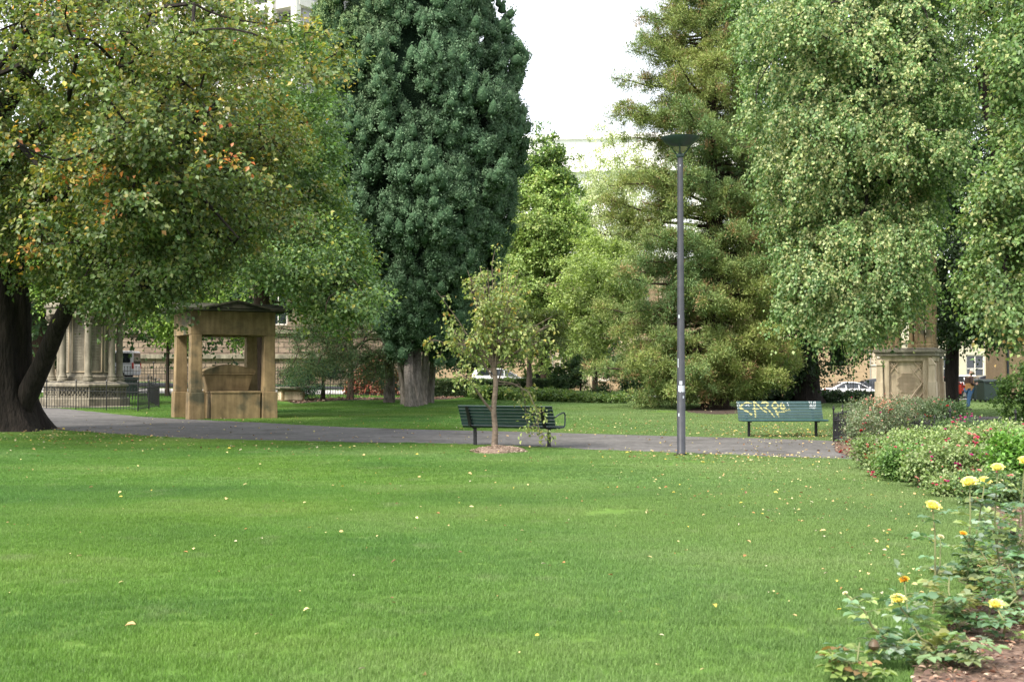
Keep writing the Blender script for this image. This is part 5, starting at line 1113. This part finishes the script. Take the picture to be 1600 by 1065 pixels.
# ------------------------------------------------------------------ VEHICLES
def car(label, px, d, rz, paint, kind='hatch', zoff=0, name='parked_car', cat='car', group='cars parked in the street'):
    x = X(px, d); t = thing(name, label, cat, (x, d, Tz(x, d)+zoff+.02), rz, group); W = .86
    if kind == 'van':
        low = [(-2.35, .35), (2.35, .35), (2.40, .75), (2.25, 1.05), (-2.4, 1.1), (-2.42, .6)]; top = [(2.25, 1.05), (1.75, 1.25), (1.15, 1.93), (.8, 2.0), (-2.25, 2.02), (-2.38, 1.95), (-2.4, 1.1)]; win = [(1.95, 1.18), (1.2, 1.82), (-2.15, 1.86), (-2.2, 1.22)]; wb = (-1.5, 1.55); wr = .34; W = .90; ins = .10
    elif kind == 'sedan':
        low = [(-2.2, .3), (2.2, .3), (2.28, .55), (2.2, .72), (1.1, .92), (-1.5, .98), (-2.2, .95), (-2.3, .6)]; top = [(1.15, .91), (.35, 1.36), (-.1, 1.43), (-.8, 1.42), (-1.75, .97)]; win = [(.98, .96), (.30, 1.32), (-.1, 1.375), (-.75, 1.365), (-1.5, 1.0)]; wb = (-1.35, 1.4); wr = .31; ins = .20
    else:
        low = [(-1.95, .3), (2.0, .3), (2.08, .55), (1.98, .76), (1.15, .95), (-1.9, 1.0), (-2.02, .6)]; top = [(1.18, .94), (.45, 1.42), (0, 1.49), (-1.35, 1.47), (-1.75, 1.35), (-1.93, 1.0)]; win = [(1.0, .99), (.40, 1.37), (0, 1.43), (-1.3, 1.41), (-1.62, 1.05)]; wb = (-1.25, 1.3); wr = .31; ins = .17
    def loft(poly, w0, w1, z0, z1):
        mb = MB(); n = len(poly); vs = []
        for s in (-1, 1):
            for (px_, pz) in poly:
                f = min(1, max(0, (pz-z0)/(z1-z0))); vs.append((px_, s*(w0+(w1-w0)*f), pz))
        mb.add(vs, [tuple(range(n-1, -1, -1)), tuple(range(n, 2*n))]+[(i, (i+1) % n, (i+1) % n+n, i+n) for i in range(n)]); return mb
    mz = max(p[1] for p in top); lz = min(p[1] for p in top)
    body = loft(low, W, W*.97, .3, 1.0); body.build('body', paint, t, bevel=.06)
    cab = loft(top, W*.965, W-ins, lz, mz); cab.build('cabin', paint, t, bevel=.05)
    for s in (-1, 1):
        mb = MB(); n = len(win); vs = []
        for o_ in (0, .02):
            for (px_, pz) in win: f = (pz-lz)/(mz-lz); vs.append((px_, s*(W*.965+(W-ins-W*.965)*f+o_-.004), pz))
        mb.add(vs, [tuple(range(n)), tuple(range(n, 2*n))]+[(i, (i+1) % n, (i+1) % n+n, i+n) for i in range(n)]); wo_ = mb.build('side_window', M['glass'], t)
        pl = MB()
        for px_ in ((.2, -.75) if kind != 'van' else (.9, -.3, -1.3)):
            z0_ = lz+.04; z1_ = mz-.07; pl.add([(px_, s*(W*.965+.022), z0_), (px_+.07, s*(W*.965+.022), z0_), (px_+.05, s*(W-ins+.03), z1_), (px_-.02, s*(W-ins+.03), z1_)], [(0, 1, 2, 3)])
        pl.build('door_pillar', paint, wo_)
    a, b = (top[0], top[1]) if kind != 'van' else (top[1], top[2])
    def pane(a, b, name):
        dx, dz = b[0]-a[0], b[1]-a[1]; L = math.hypot(dx, dz); nx_, nz_ = dz/L, -dx/L
        if nx_*a[0] < 0: nx_, nz_ = -nx_, -nz_
        f = lambda z: W*.965+(W-ins-W*.965)*(z-lz)/(mz-lz)-.07; q = [(a[0]+dx*.06, a[1]+dz*.06), (a[0]+dx*.9, a[1]+dz*.9)]; mb = MB()
        mb.add([(q[0][0]+nx_*.012, -f(q[0][1]), q[0][1]+nz_*.012), (q[0][0]+nx_*.012, f(q[0][1]), q[0][1]+nz_*.012), (q[1][0]+nx_*.012, f(q[1][1]), q[1][1]+nz_*.012), (q[1][0]+nx_*.012, -f(q[1][1]), q[1][1]+nz_*.012)], [(0, 1, 2, 3)]); mb.build(name, M['glass'], t)
    pane(a, b, 'windscreen'); pane(top[-1], top[-2], 'rear_window')
    for wx in wb:
        for s in (-1, 1):
            w_ = MB(); w_.lathe([(wr*.62, -.1), (wr*.95, -.1), (wr, -.07), (wr, .07), (wr*.95, .1), (wr*.62, .1)], 22); w_.v = [(v[0]+wx, v[2]+s*(W-.07), v[1]+wr) for v in w_.v]; tw_ = w_.build('wheel', M['tyre'], t, smooth=True)
            r_ = MB(); r_.lathe([(wr*.6, -.02), (wr*.6, .02), (.05, .035)], 12); r_.v = [(v[0]+wx, s*v[2]+s*(W+.02), v[1]+wr) for v in r_.v]; r_.build('rim', M['rim'], tw_)
    xb = min(p[0] for p in low); xf = max(p[0] for p in low)
    for s in (-1, 1):
        h = MB(); h.box((xf-.12, s*(W-.2), .66 if kind != 'van' else .85), (.16, .3, .14)); h.build('headlight', M['head'], t, bevel=.02)
        q = MB(); q.box((xb+.06, s*(W-.10), .82 if kind != 'van' else 1.0), (.12, .18, .22 if kind != 'van' else .4)); q.build('tail_light', M['tail'], t, bevel=.02)
        mr = MB(); mr.box((top[0][0]-.15 if kind != 'van' else 1.4, s*(W+.09), lz+.1), (.1, .16, .12)); mr.build('mirror', paint, t, bevel=.02)
    return t
car('white van with dark side windows parked beside the octagonal memorial', 160, 88, R(179), M['white_car'], 'van', name='parked_van', cat='van', zoff=.15)
car('white and silver hatchback behind the left part of the hedge', 782, 85.5, R(2), M['white_car'], 'hatch', zoff=.02)
car('dark car behind the small olive-leaved tree and hedge', 840, 88, R(181), M['dark_car'], 'sedan', zoff=-.05)
car('white car seen low behind the spiked fence left of the pedestal', 1331, 92, R(4), M['white_car'], 'sedan', zoff=.0)
car('dark car with a red tail light just left of the pedestal', 1362, 94, R(178), M['dark_car'], 'hatch', zoff=.1)
car('small red car half hidden behind the right side of the pedestal', 1472, 88, R(2), M['red_car'], 'hatch')
car('white car parked directly behind the person', 1515, 93, R(3), M['white_car'], 'hatch')
car('dark hatchback with red tail light beside the bins', 1563, 90, R(1), M['dark_car'], 'hatch')

# ------------------------------------------------------------------ BUILDINGS
def building(name, label, x0, x1, y0, depth, z0, z1, wall, wins=(), cornices=(), rz=0, piv=None, framem=None, glassm=None, doors=(), roofm=None, cat='building', piers=()):
    piv = piv or ((x0+x1)/2, y0); t = thing(name, label, cat, (piv[0], piv[1], 0), rz); L = lambda v: v-piv[0]
    xs = sorted([x0]+[v for w_ in list(wins)+list(doors) for v in (w_[0], w_[1])]+[x1])
    mb = MB(); ops = sorted(list(wins)+list(doors))
    # front wall built as columns and bands around the openings, grouped by bay
    bays = {}
    for w_ in ops: bays.setdefault((round(w_[0], 3), round(w_[1], 3)), []).append(w_)
    cur = x0; th = .35
    for (a, b), ws in sorted(bays.items()):
        if a > cur+.001: mb.box(((L(cur)+L(a))/2, th/2, (z0+z1)/2), (a-cur, th, z1-z0))
        zc = z0
        for w_ in sorted(ws, key=lambda q: q[2]):
            if w_[2] > zc+.001: mb.box(((L(a)+L(b))/2, th/2, (zc+w_[2])/2), (b-a, th, w_[2]-zc))
            zc = w_[3]
        if z1 > zc+.001: mb.box(((L(a)+L(b))/2, th/2, (zc+z1)/2), (b-a, th, z1-zc))
        cur = b
    if x1 > cur: mb.box(((L(cur)+L(x1))/2, th/2, (z0+z1)/2), (x1-cur, th, z1-z0))
    mb.box((0, depth-th/2, (z0+z1)/2), (x1-x0, th, z1-z0))
    for s in (x0+th/2, x1-th/2): mb.box((L(s), depth/2, (z0+z1)/2), (th, depth-2*th, z1-z0-.01))
    mb.build('wall', wall, t)
    r = MB(); r.box((0, depth/2, z1+.08), (x1-x0+.3, depth+.3, .16)); r.build('roof', roofm or wall, t)
    for (zz, h, pr) in cornices: c = MB(); c.box((0, -pr/2, zz+h/2), (x1-x0+.1, pr, h)); c.build('cornice', roofm or wall, t)
    for (pa, pb, pz0, pz1, pr) in piers: c = MB(); c.box((L((pa+pb)/2), -pr/2, (pz0+pz1)/2), (pb-pa, pr, pz1-pz0)); c.build('pilaster', roofm or wall, t)
    for (a, b, c0, c1) in wins:
        f = MB(); cx_, cz = L((a+b)/2), (c0+c1)/2; w_, h_ = b-a, c1-c0; fw = .09
        for (ux, uz, sx, sz) in [(-w_/2+fw/2, 0, fw, h_), (w_/2-fw/2, 0, fw, h_), (0, -h_/2+fw/2, w_-2*fw, fw), (0, h_/2-fw/2, w_-2*fw, fw), (0, 0, .06, h_-2*fw)]: f.box((cx_+ux, .14, cz+uz), (sx, .10, sz))
        nr = max(1, int(h_/1.0))
        for k in range(1, nr):
            for sx in (-1, 1): f.box((cx_+sx*(w_/4-fw/2+.0), .14, c0+h_*k/nr), (w_/2-fw-.03-.004, .07, .06))
        fo = f.build('window', framem or M['frame_white'], t); g = MB(); g.box((cx_, .20, cz), (w_-.02, .02, h_-.02)); g.build('pane', glassm or M['glass'], fo)
    for (a, b, c0, c1) in doors: g = MB(); g.box((L((a+b)/2), .16, (c0+c1)/2), (b-a-.02, .08, c1-c0-.02)); g.box((L((a+b)/2), .11, (c0+c1)/2), (.05, .03, c1-c0-.1)); g.build('door', M['door_dark'], t)
    return t
def xw(px, d): return X(px, d)
d1 = 103.
# rusticated stone building at the left, across the street
wins = []
for k in range(9):
    a = -46+k*4.4; wins.append((a, a+1.5, 5.6, 8.2)); wins.append((a, a+1.5, 10.2, 12.6))
building('stone_building', 'rusticated brown stone building across the street at the left', -50, -6.5, d1, 14, .2, 14, M['rustic'], wins, [(Z(560, d1), .35, .25), (4.9, .3, .3), (13.4, .5, .5)], roofm=M['stone_grey'])
# sandstone terrace behind the conifer
wins2 = []; doors = []
px0 = 860
wins2.append((xw(862, d1), xw(888, d1), .75, Z(537, d1))); doors.append((xw(843, d1), xw(859, d1), .3, Z(538, d1)))
for k in range(8):
    a = xw(925+k*62, d1); 
    if k == 6: doors.append((a, a+1.3, .3, 2.3)); 
    else: wins2.append((a, a+1.4, 1.1, 3.6))
    wins2.append((a, a+1.4, 5.4, 8.0)); 
piers = [(xw(p, d1), xw(p, d1)+1.0, 0, 9.6, .25) for p in (905, 968, 1030, 1092, 1154, 1216)]
building('sandstone_building', 'warm sandstone terrace with tall cream pilasters behind the feathery conifer', -6.2, 26.5, d1, 12, -.7, 10.2, M['sandwall'], wins2, [(4.4, .3, .3), (9.7, .5, .5)], doors=doors, roofm=M['stone_pale'], piers=piers, glassm=M['curtain'])
# tan brick building at the right
d2 = 84.
w3 = [(xw(1500, d2)-.0, xw(1500, d2)+1.9, 1.6, 4.6)]
building('brick_building', 'tan brick building with a dark downpipe at the right edge', X(1540, 83), X(1760, 83), 80, 3, 0, 11, M['brick'], [(xw(1590, d2), xw(1590, d2)+1.4, 1.4, 3.2), (xw(1640, d2), xw(1640, d2)+1.4, 1.4, 3.2)], [(4.6, .2, .1)], roofm=M['brick'])
dp = MB(); xx_ = X(1531, 75.9); 
bb = [o for o in col.objects if o.name.startswith('brick_building')][0]
dp.tube([(X(1540, 83)-bb.location.x+.25, -.08, 0), (X(1540, 83)-bb.location.x+.25, -.08, 11)], .07, 8); dp.build('downpipe', M['door_dark'], bb)
w4 = [(xw(1500, 98)+k*2.6, xw(1500, 98)+k*2.6+1.5, 1.0, 3.2) for k in range(5)]
building('cream_building', 'cream building with white-framed windows beyond the cars at the right', 26.8, 60, 104, 10, 0, 9, noise_mat('cream_render', (.42, .40, .30), (.50, .47, .36), 1.5, .9, .1), w4+[(a, b, 5, 7.2) for a, b, *_ in w4], [(4.2, .2, .15)], roofm=M['stone_pale'])
# tower block at the top left
def tower():
    d = 165.; ang = R(-32); x1 = X(466, d); t = thing('tower_block', 'pale concrete tower block with recessed balconies at the top left', 'building', (x1, d, 0), ang)
    mb = MB(); fl = MB(); gl = MB(); W = 34; H = 62; D = 16
    for k in range(19):
        z = 1.0+k*3.25; fl.box((-W/2, D/2, z+.55), (W, D, 1.1))
    fl.build('floor_band', M['concrete'], t)
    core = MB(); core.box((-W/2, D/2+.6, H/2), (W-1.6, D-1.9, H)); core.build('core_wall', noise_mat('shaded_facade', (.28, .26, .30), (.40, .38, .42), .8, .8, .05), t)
    for k in range(9):
        c = MB(); c.box((-W+.6+k*(W-1.2)/8, -.1, H/2), (.9, .9, H)); c.build('column', M['concrete'], t)
    for k in range(19):
        for j in range(4):
            w_ = MB(); w_.box((-W+4.4+j*8.4, 1.45, 1+k*3.25+2.1), (6, .12, 1.5)); w_.build('window', M['glass'], t)
tower()
def pale():
    d = 210.; t = thing('white_building', 'very pale flat-topped large building rising beyond the trees', 'building', (X(800, d), d, 0), R(-6)); H = Z(210, d); W = 60
    mb = MB(); mb.box((14, 12, H/2), (W, 24, H)); mb.build('wall', M['paleconc'], t)
    for z, h, p in ((Z(266, d), .9, 1.0), (Z(216, d), .5, .5), (Z(258, d), .4, .4)): c = MB(); c.box((14, -p/2, z), (W, p, h)); c.build('cornice', M['paleconc'], t)
    for k in range(11):
        c = MB(); c.box((-14+k*5.6, -.25, Z(266, d)/2-.3), (1.0, .5, Z(266, d)-.6)); c.build('pilaster', M['paleconc'], t)
    for k in range(10):
        c = MB(); c.box((-14+k*5.6+2.8, -.06, Z(266, d)/2), (2.6, .12, Z(266, d)-4)); c.build('window', noise_mat('pale_glazing', (.62, .66, .72), (.72, .75, .80), .3, .3, .02) if k == 0 else bpy.data.materials['pale_glazing'], t)
pale()
# climbing plant with red leaves on the street wall
def creeper():
    rng = np.random.RandomState(90); n = 420; px = rng.uniform(545, 620, n); d = 70.5; z = Tz(X(580, d), d)
    C = np.stack([(px-800)/FPX*d, np.full(n, d-.1)-rng.rand(n)*.25, z+rng.uniform(0, 2.1, n)*np.clip(1.1-np.abs(px-590)/60, .3, 1)], 1); O = np.tile([0, -1., .2], (n, 1))
    t = thing('red_creeper', 'red autumn creeper covering a low pier behind the street fence', 'climbing plant'); sprays(rng, C, O, .3, 4, 7, .14, .12, [(.26, .06, .04), (.18, .05, .03), (.07, .11, .04), (.30, .14, .09)], [3, 2, 2.5, 1.5], name='leaves', parent=t, droop=.4, ldown=.6)
    b = MB(); b.box((X(583, d), d+.25, z+.9), (2.2, .4, 2.0)); b.build('pier', M['stone_grey'], t)
creeper()

# ------------------------------------------------------------------ ROSE BED
def rose_flower(rng, c, r, cols, up=(0, 0, 1), full=26):
    """layered petals, returned as arrays for one flower mesh"""
    P = []; D = []; N = []; S = []; Wd = []; C = []; upv = unit(np.array(up, float)); a0 = unit(np.cross(upv, [.3, .9, .1])); b0 = np.cross(upv, a0)
    for k in range(full):
        f = k/full; a = k*2.39996; el = R(86-62*f); o = a0*math.cos(a)+b0*math.sin(a); d = o*math.cos(el)+upv*math.sin(el); P.append(c+o*r*.16*f-upv*r*.12*f); D.append(d); N.append(upv*math.cos(el)*1.0-o*math.sin(el)+rng.randn(3)*.15); S.append(r*(.80+.22*f)); Wd.append(r*(.75+.45*f)); C.append(np.array(cols[rng.randint(len(cols))])*rng.uniform(.85, 1.08))
    return map(np.array, (P, D, N, S, Wd, C))
def petals(name, flowers, parent):
    rng = np.random.RandomState(len(flowers)*7+3); A = [list(rose_flower(rng, *f)) for f in flowers]
    P, D, N, S, W_, C = (np.concatenate([a[i] for a in A]) for i in range(6)); return leaf_mesh(name, P, D, N, S, W_, C, M['petal'], parent, fold=.35, fine=True)
PINK = [(.65, .10, .22), (.55, .06, .15), (.75, .22, .32)]; RED = [(.45, .02, .03), (.35, .02, .03)]; PALE = [(.75, .45, .40), (.7, .3, .3)]; MAG = [(.5, .03, .25), (.6, .08, .35)]; YEL = [(.91, .86, .36), (.94, .91, .48), (.90, .80, .24)]; WHITE = [(.8, .78, .6)]; ORG = [(.85, .5, .06), (.85, .6, .1)]
def bush(label, px, py, w_px, h_px, leafcols, wts, flowers, n=90, L=.045, seed=0, airy=.5, redtips=0, rmul=1.0):
    rng = np.random.RandomState(seed); x, y = G(px, py); k = y/FPX; w_ = w_px*k/2; h = h_px*k; t = thing('rose_bush', label, 'rose bush', (0, 0, 0), group='rose bushes in the flower bed')
    th = rng.rand(n)*6.283; rr = np.sqrt(rng.rand(n)); zz = h*(.12+.82*rng.rand(n)**.8); wz = np.sin(np.clip(zz/h, .1, 1)*math.pi*.62+.35)
    C = np.stack([x+w_*rr*np.cos(th)*wz, y+w_*.9*rr*np.sin(th)*wz, zz], 1); O = unit(np.stack([np.cos(th)*.6, np.sin(th)*.6, np.ones(n)*.7], 1))
    pt = [([(.26, .10, .07), (.30, .16, .10)], 3.0, 1.15-redtips, .75, seed+3)] if redtips else None
    sprays(rng, C, O, .12*rmul+.03, 6, 6, L, L*.72, leafcols, wts, name='foliage', parent=t, droop=.3, ldown=.2, nup=.9, patches=pt, vary=.3, jit=.35, fold=.15)
    segs = []
    for q in range(10):
        a = rng.rand()*6.283; e = C[rng.randint(n)]; b = np.array([x+.06*math.cos(a), y+.06*math.sin(a), 0]); m = (b+e)/2+np.array([0, 0, h*.12]); segs.append(([b, m, e], [.008, .006, .003]))
    tubes_np('canes', segs, M['cane'], t, 5)
    for (fx, fy, r, cols) in flowers:
        c = np.array([X(fx, y-w_), y-w_*.95, max(.08, Z(fy, y-w_))]); petals('flower', [(c+rng.randn(3)*r*q*1.2, r*(1-.15*q), cols, (rng.randn()*.3, -.5, 1)) for q in range(4)], t)
    tops = C[np.argsort(C[:, 2]-1.2*(C[:, 1]-y))[-n//3:]]
    for q in range(3+n//45):
        c = tops[rng.randint(len(tops))]+np.array([0, -.12, .10]); petals('flower', [(c, rng.uniform(.018, .032), [PINK, PALE, PALE, MAG, PALE][rng.randint(5)], (0, -.4, 1), 16)], t)
    return t
LG = [(.11, .17, .05), (.17, .23, .09), (.07, .12, .035), (.25, .29, .14)]; DG = [(.035, .08, .03), (.055, .10, .04), (.08, .13, .05)]; RG = [(.09, .13, .07), (.12, .155, .085), (.15, .13, .09)]
bush('red-tipped airy rose bush spilling over the path end of the bed', 1346, 714, 56, 70, RG, [3, 2, 1.5], [(1322, 690, .03, RED), (1345, 672, .03, RED), (1312, 706, .03, RED)], 90, .04, 101, redtips=.0)
bush('dusty dark rose bush with sparse red hips in front of the pedestal, left side', 1372, 696, 105, 74, RG, [3, 3, 1], [(1392, 640, .025, RED)], 230, .04, 102, redtips=.15)
bush('dark leggy rose bush right before the pedestal base', 1428, 690, 90, 68, RG+[(.06, .11, .05)], [2, 2, .6, 2], [(1445, 648, .03, RED), (1418, 655, .03, PINK)], 190, .04, 103, redtips=.3)
bush('bluish green rose bush under the right corner of the pedestal', 1473, 688, 75, 62, DG, [2, 3, 2], [(1462, 630, .04, PALE), (1480, 634, .035, RED), (1455, 671, .04, RED)], 170, .045, 104)
bush('rose bush with a bright pink bloom beside the low ornate fence', 1495, 704, 62, 44, DG+LG[:1], [1, 2, 2, 1], [(1487, 667, .045, PINK), (1492, 671, .04, PINK), (1500, 655, .03, MAG)], 160, .045, 105)
bush('purple-budded thin rose bush against the low ornate fence', 1535, 700, 70, 30, LG[:3], [2, 1, 2], [(1508, 652, .03, MAG), (1518, 650, .028, MAG)], 120, .045, 106)
bush('low rose bush edged with dark red blooms at the tip of the bed', 1368, 733, 70, 45, LG[:3]+RG[2:], [3, 2, 2, 1], [(1366, 708, .04, RED), (1378, 702, .04, RED), (1352, 715, .035, RED), (1383, 722, .03, PALE)], 120, .045, 107, redtips=.5)
bush('small rose bush with a hot pink bloom touching the lawn edge', 1380, 745, 46, 32, LG, [2, 3, 1, 1], [(1363, 738, .035, PINK), (1374, 732, .03, PALE)], 70, .045, 108)
bush('fresh green rounded rose bush at the front edge of the bed', 1415, 752, 74, 50, [(.10, .19, .05), (.15, .25, .07), (.06, .12, .03)], [3, 3, 2], [(1410, 712, .02, PINK)], 190, .045, 109)
bush('pale green rose bush behind the fresh rounded one', 1425, 728, 90, 52, LG, [2, 3, 1.5, 1.5], [(1408, 703, .03, PALE), (1452, 705, .04, PINK), (1448, 700, .03, PALE)], 200, .045, 110)
bush('broad bush of mottled pale leaves with gaps showing brown soil', 1460, 762, 84, 54, LG, [3, 3, 2, 2], [(1430, 745, .02, PALE)], 190, .046, 111)
bush('pale leafy rose bush with two salmon clusters in mid bed', 1500, 735, 95, 62, LG, [2, 3, 1, 2], [(1514, 678, .04, PALE), (1524, 685, .045, PINK), (1520, 690, .03, PINK), (1476, 700, .04, PINK), (1482, 706, .03, MAG)], 230, .046, 112)
bush('light green rose bush with magenta blooms above the yellow roses', 1512, 765, 80, 62, LG, [2, 3, 2, 1.5], [(1497, 725, .03, MAG), (1499, 735, .03, PINK), (1518, 731, .032, PINK), (1505, 738, .03, PINK)], 200, .046, 113)
bush('pale bushy rose against the right edge below the fence', 1568, 735, 95, 70, LG, [2, 3, 1, 2.5], [(1586, 680, .035, PALE), (1548, 700, .03, PALE)], 230, .046, 114)
bush('grey-green thin rose bush behind the pale bushes near the right edge', 1560, 708, 90, 36, [(.12, .16, .09), (.17, .20, .12), (.08, .12, .06)], [2, 2, 1], [(1570, 668, .025, PALE)], 150, .045, 115)
bush('vivid green broad-leaved shrub rose at the right edge', 1592, 778, 70, 92, [(.08, .19, .025), (.13, .26, .04), (.05, .12, .02)], [3, 3, 2], [], 190, .06, 116, rmul=1.2)
bush('low mixed rose bush at the soil edge under the yellow trio', 1545, 790, 90, 46, LG[:3]+DG, [1, 1, 1, 1, 1, 1], [(1455+70, 778, .02, PINK), (1560, 755, .025, WHITE)], 130, .045, 117, airy=.8)
bush('small low rose tuft beside bare soil at the front edge', 1478, 776, 50, 26, LG, [2, 2, 1, 1], [(1462, 757, .02, PINK), (1490, 766, .02, PINK)], 55, .04, 118)

def stem_rose(label, base, top, flower, side=(), d=None, leaves=18, seed=0, L=.065, cols=None, haze=0):
    """one long-stemmed rose plant close to the camera"""
    rng = np.random.RandomState(seed); y = d; t = thing('rose_plant', label, 'rose', (0, 0, 0), group='yellow roses nearest the camera')
    def q(px, py, dd=0): return np.array([X(px, y+dd), y+dd, max(.0, Z(py, y+dd))])
    b = q(*base); e = q(*top); b[2] = 0; m = (b+e)/2+np.array([rng.randn()*.03, rng.randn()*.05, .02]); segs = [([b, (b+m)/2+rng.randn(3)*.012, m, (m+e)/2+rng.randn(3)*.012, e], [.0075, .0065, .006, .005, .004])]
    P = []; D = []; N = []; C = []; S = []
    gc = cols or [(.08, .15, .08), (.11, .19, .10), (.06, .11, .06), (.17, .22, .08), (.17, .22, .17)]
    heads = [(e, flower)]
    for (sx, sy, fl, dd) in side:
        s0 = b+(e-b)*rng.uniform(.25, .6); se = q(sx, sy, dd); segs.append(([s0, (s0+se)/2+np.array([0, 0, -.02])+rng.randn(3)*.02, se], [.0055, .0045, .0035])); heads.append((se, fl))
    allsegs = list(segs)
    for pts, rr in allsegs:
        ln = sum(np.linalg.norm(np.array(pts[i+1])-pts[i]) for i in range(len(pts)-1)); nl = max(5, int(leaves*ln*1.15))
        for _ in range(nl):
            s = rng.uniform(.12, .97); f = s*(len(pts)-1); i = min(int(f), len(pts)-2); p = pts[i]*(1-(f-i))+pts[i+1]*(f-i)
            dirn = unit(np.r_[rng.randn(2), .25]); pl = rng.uniform(.07, .13); pe = p+dirn*pl+np.array([0, 0, -.01]); segs.append(([p, (p+pe)/2+UP*.006, pe], [.002, .0016, .001])); sd = np.cross(dirn, UP); c0 = np.array(gc[rng.randint(len(gc))])*rng.uniform(.8, 1.3); sc_ = rng.uniform(.7, 1.15)
            for (fr, ld) in [(1, dirn), (.8, sd+dirn*.5), (.8, -sd+dirn*.5), (.45, sd+dirn*.4), (.45, -sd+dirn*.4)]:
                P.append(p+(pe-p)*fr); D.append(ld+rng.randn(3)*.12-UP*.15); N.append(UP+rng.randn(3)*.3); C.append(c0*rng.uniform(1.15, 1.6)); S.append(L*sc_*(1 if fr > .5 else .8))
    tubes_np('stem', segs, M['cane'], t, 6)
    S = np.array(S); leaf_mesh('leaves', np.array(P), np.array(D), np.array(N), S, S*.68, np.array(C), M['leaf'], t, fold=.18, fine=True)
    for (c, fl) in heads:
        if fl is None: continue
        kind, r = fl; cl = {'y': YEL, 'o': ORG, 'w': WHITE, 'b': RG}[kind]
        if kind == 'b': bm_ = MB(); bm_.lathe([(.002, -r), (r*.8, -r*.5), (r, 0), (r*.7, r*.7), (.003, r*1.1)], 12, tuple(c)); bm_.build('bud', noise_mat('dark_rosehip', (.03, .05, .03), (.10, .06, .035), 20, .5), t, smooth=True)
        else: petals('flower', [(c, r, cl, (rng.randn()*.2, -.45, 1), 40)], t)
    return t
stem_rose('tall single yellow rose standing apart over the lawn', (1452, 960), (1455, 792), ('y', .052), [(1467, 838, ('w', .022), .3)], 7.6, 15, 201)
stem_rose('big double-headed yellow rose at the head of a tall stem', (1512, 985), (1513, 755), ('y', .055), [(1537, 752, ('y', .042), .15), (1502, 833, ('o', .024), -.2)], 7.9, 17, 202)
stem_rose('yellow rose highest of the group in front of pale bushes', (1553, 980), (1557, 732), ('y', .047), [(1530, 800, None, .2), (1590, 790, None, .3)], 8.3, 20, 203)
stem_rose('yellow rose cut by the right edge of the photo', (1603, 960), (1600, 722), ('y', .05), [(1580, 830, ('b', .02), .1), (1570, 870, None, -.1)], 8.0, 24, 204)
stem_rose('low yellow rose with a half-open orange-yellow bud above it', (1440, 1050), (1400, 936), ('y', .045), [(1410, 905, ('o', .03), .2), (1385, 990, None, -.1)], 6.9, 24, 205)
stem_rose('yellow rose low over the bare soil at the right', (1560, 1060), (1552, 944), ('y', .045), [(1520, 960, None, .2), (1590, 925, ('b', .022), .1)], 7.0, 28, 206)
stem_rose('leafy rose stem with a dark round hip leaning to the lower left', (1445, 1130), (1318, 925), ('w', .014), [(1362, 1005, ('b', .028), -.1), (1300, 1010, None, .1)], 6.4, 24, 207)
stem_rose('short rose stem with reddish tips at the bottom edge', (1345, 1100), (1290, 1010), None, [(1340, 1000, None, 0), (1380, 1040, None, -.1)], 6.1, 30, 208, cols=[(.08, .13, .06), (.16, .10, .04), (.13, .18, .05)])
for i, (bx_, by_, tx_, ty_, dd, lb) in enumerate([(1500, 1060, 1480, 900, 7.2, 'bare leafy rose stem filling the gap right of the low yellow rose'), (1590, 1050, 1570, 880, 7.4, 'leafy flowerless rose stem by the right edge above bare soil'), (1540, 1030, 1530, 860, 7.7, 'leafy flowerless rose stem between the two tall yellow ones'),
                                              (1470, 1100, 1430, 990, 6.5, 'short leafy rose stem at the bottom beside the mulch'), (1600, 1000, 1590, 800, 8.6, 'tall leafy stem behind the right-hand roses'), (1575, 950, 1560, 810, 9.0, 'dense leafy rose stem behind the highest yellow rose'), (1530, 940, 1500, 850, 9.2, 'back leafy rose stem behind the double-headed rose'), (1520, 1100, 1500, 985, 6.4, 'mottled low rose stem in the bottom right corner')]):
    stem_rose(lb, (bx_, by_), (tx_, ty_), None, [(tx_-35, ty_+45, None, .2), (tx_+35, ty_+30, None, -.15), (tx_+10, ty_+80, None, .1)], dd, 34, 220+i, cols=[(.06, .12, .055), (.10, .16, .07), (.16, .20, .10), (.14, .15, .05)])
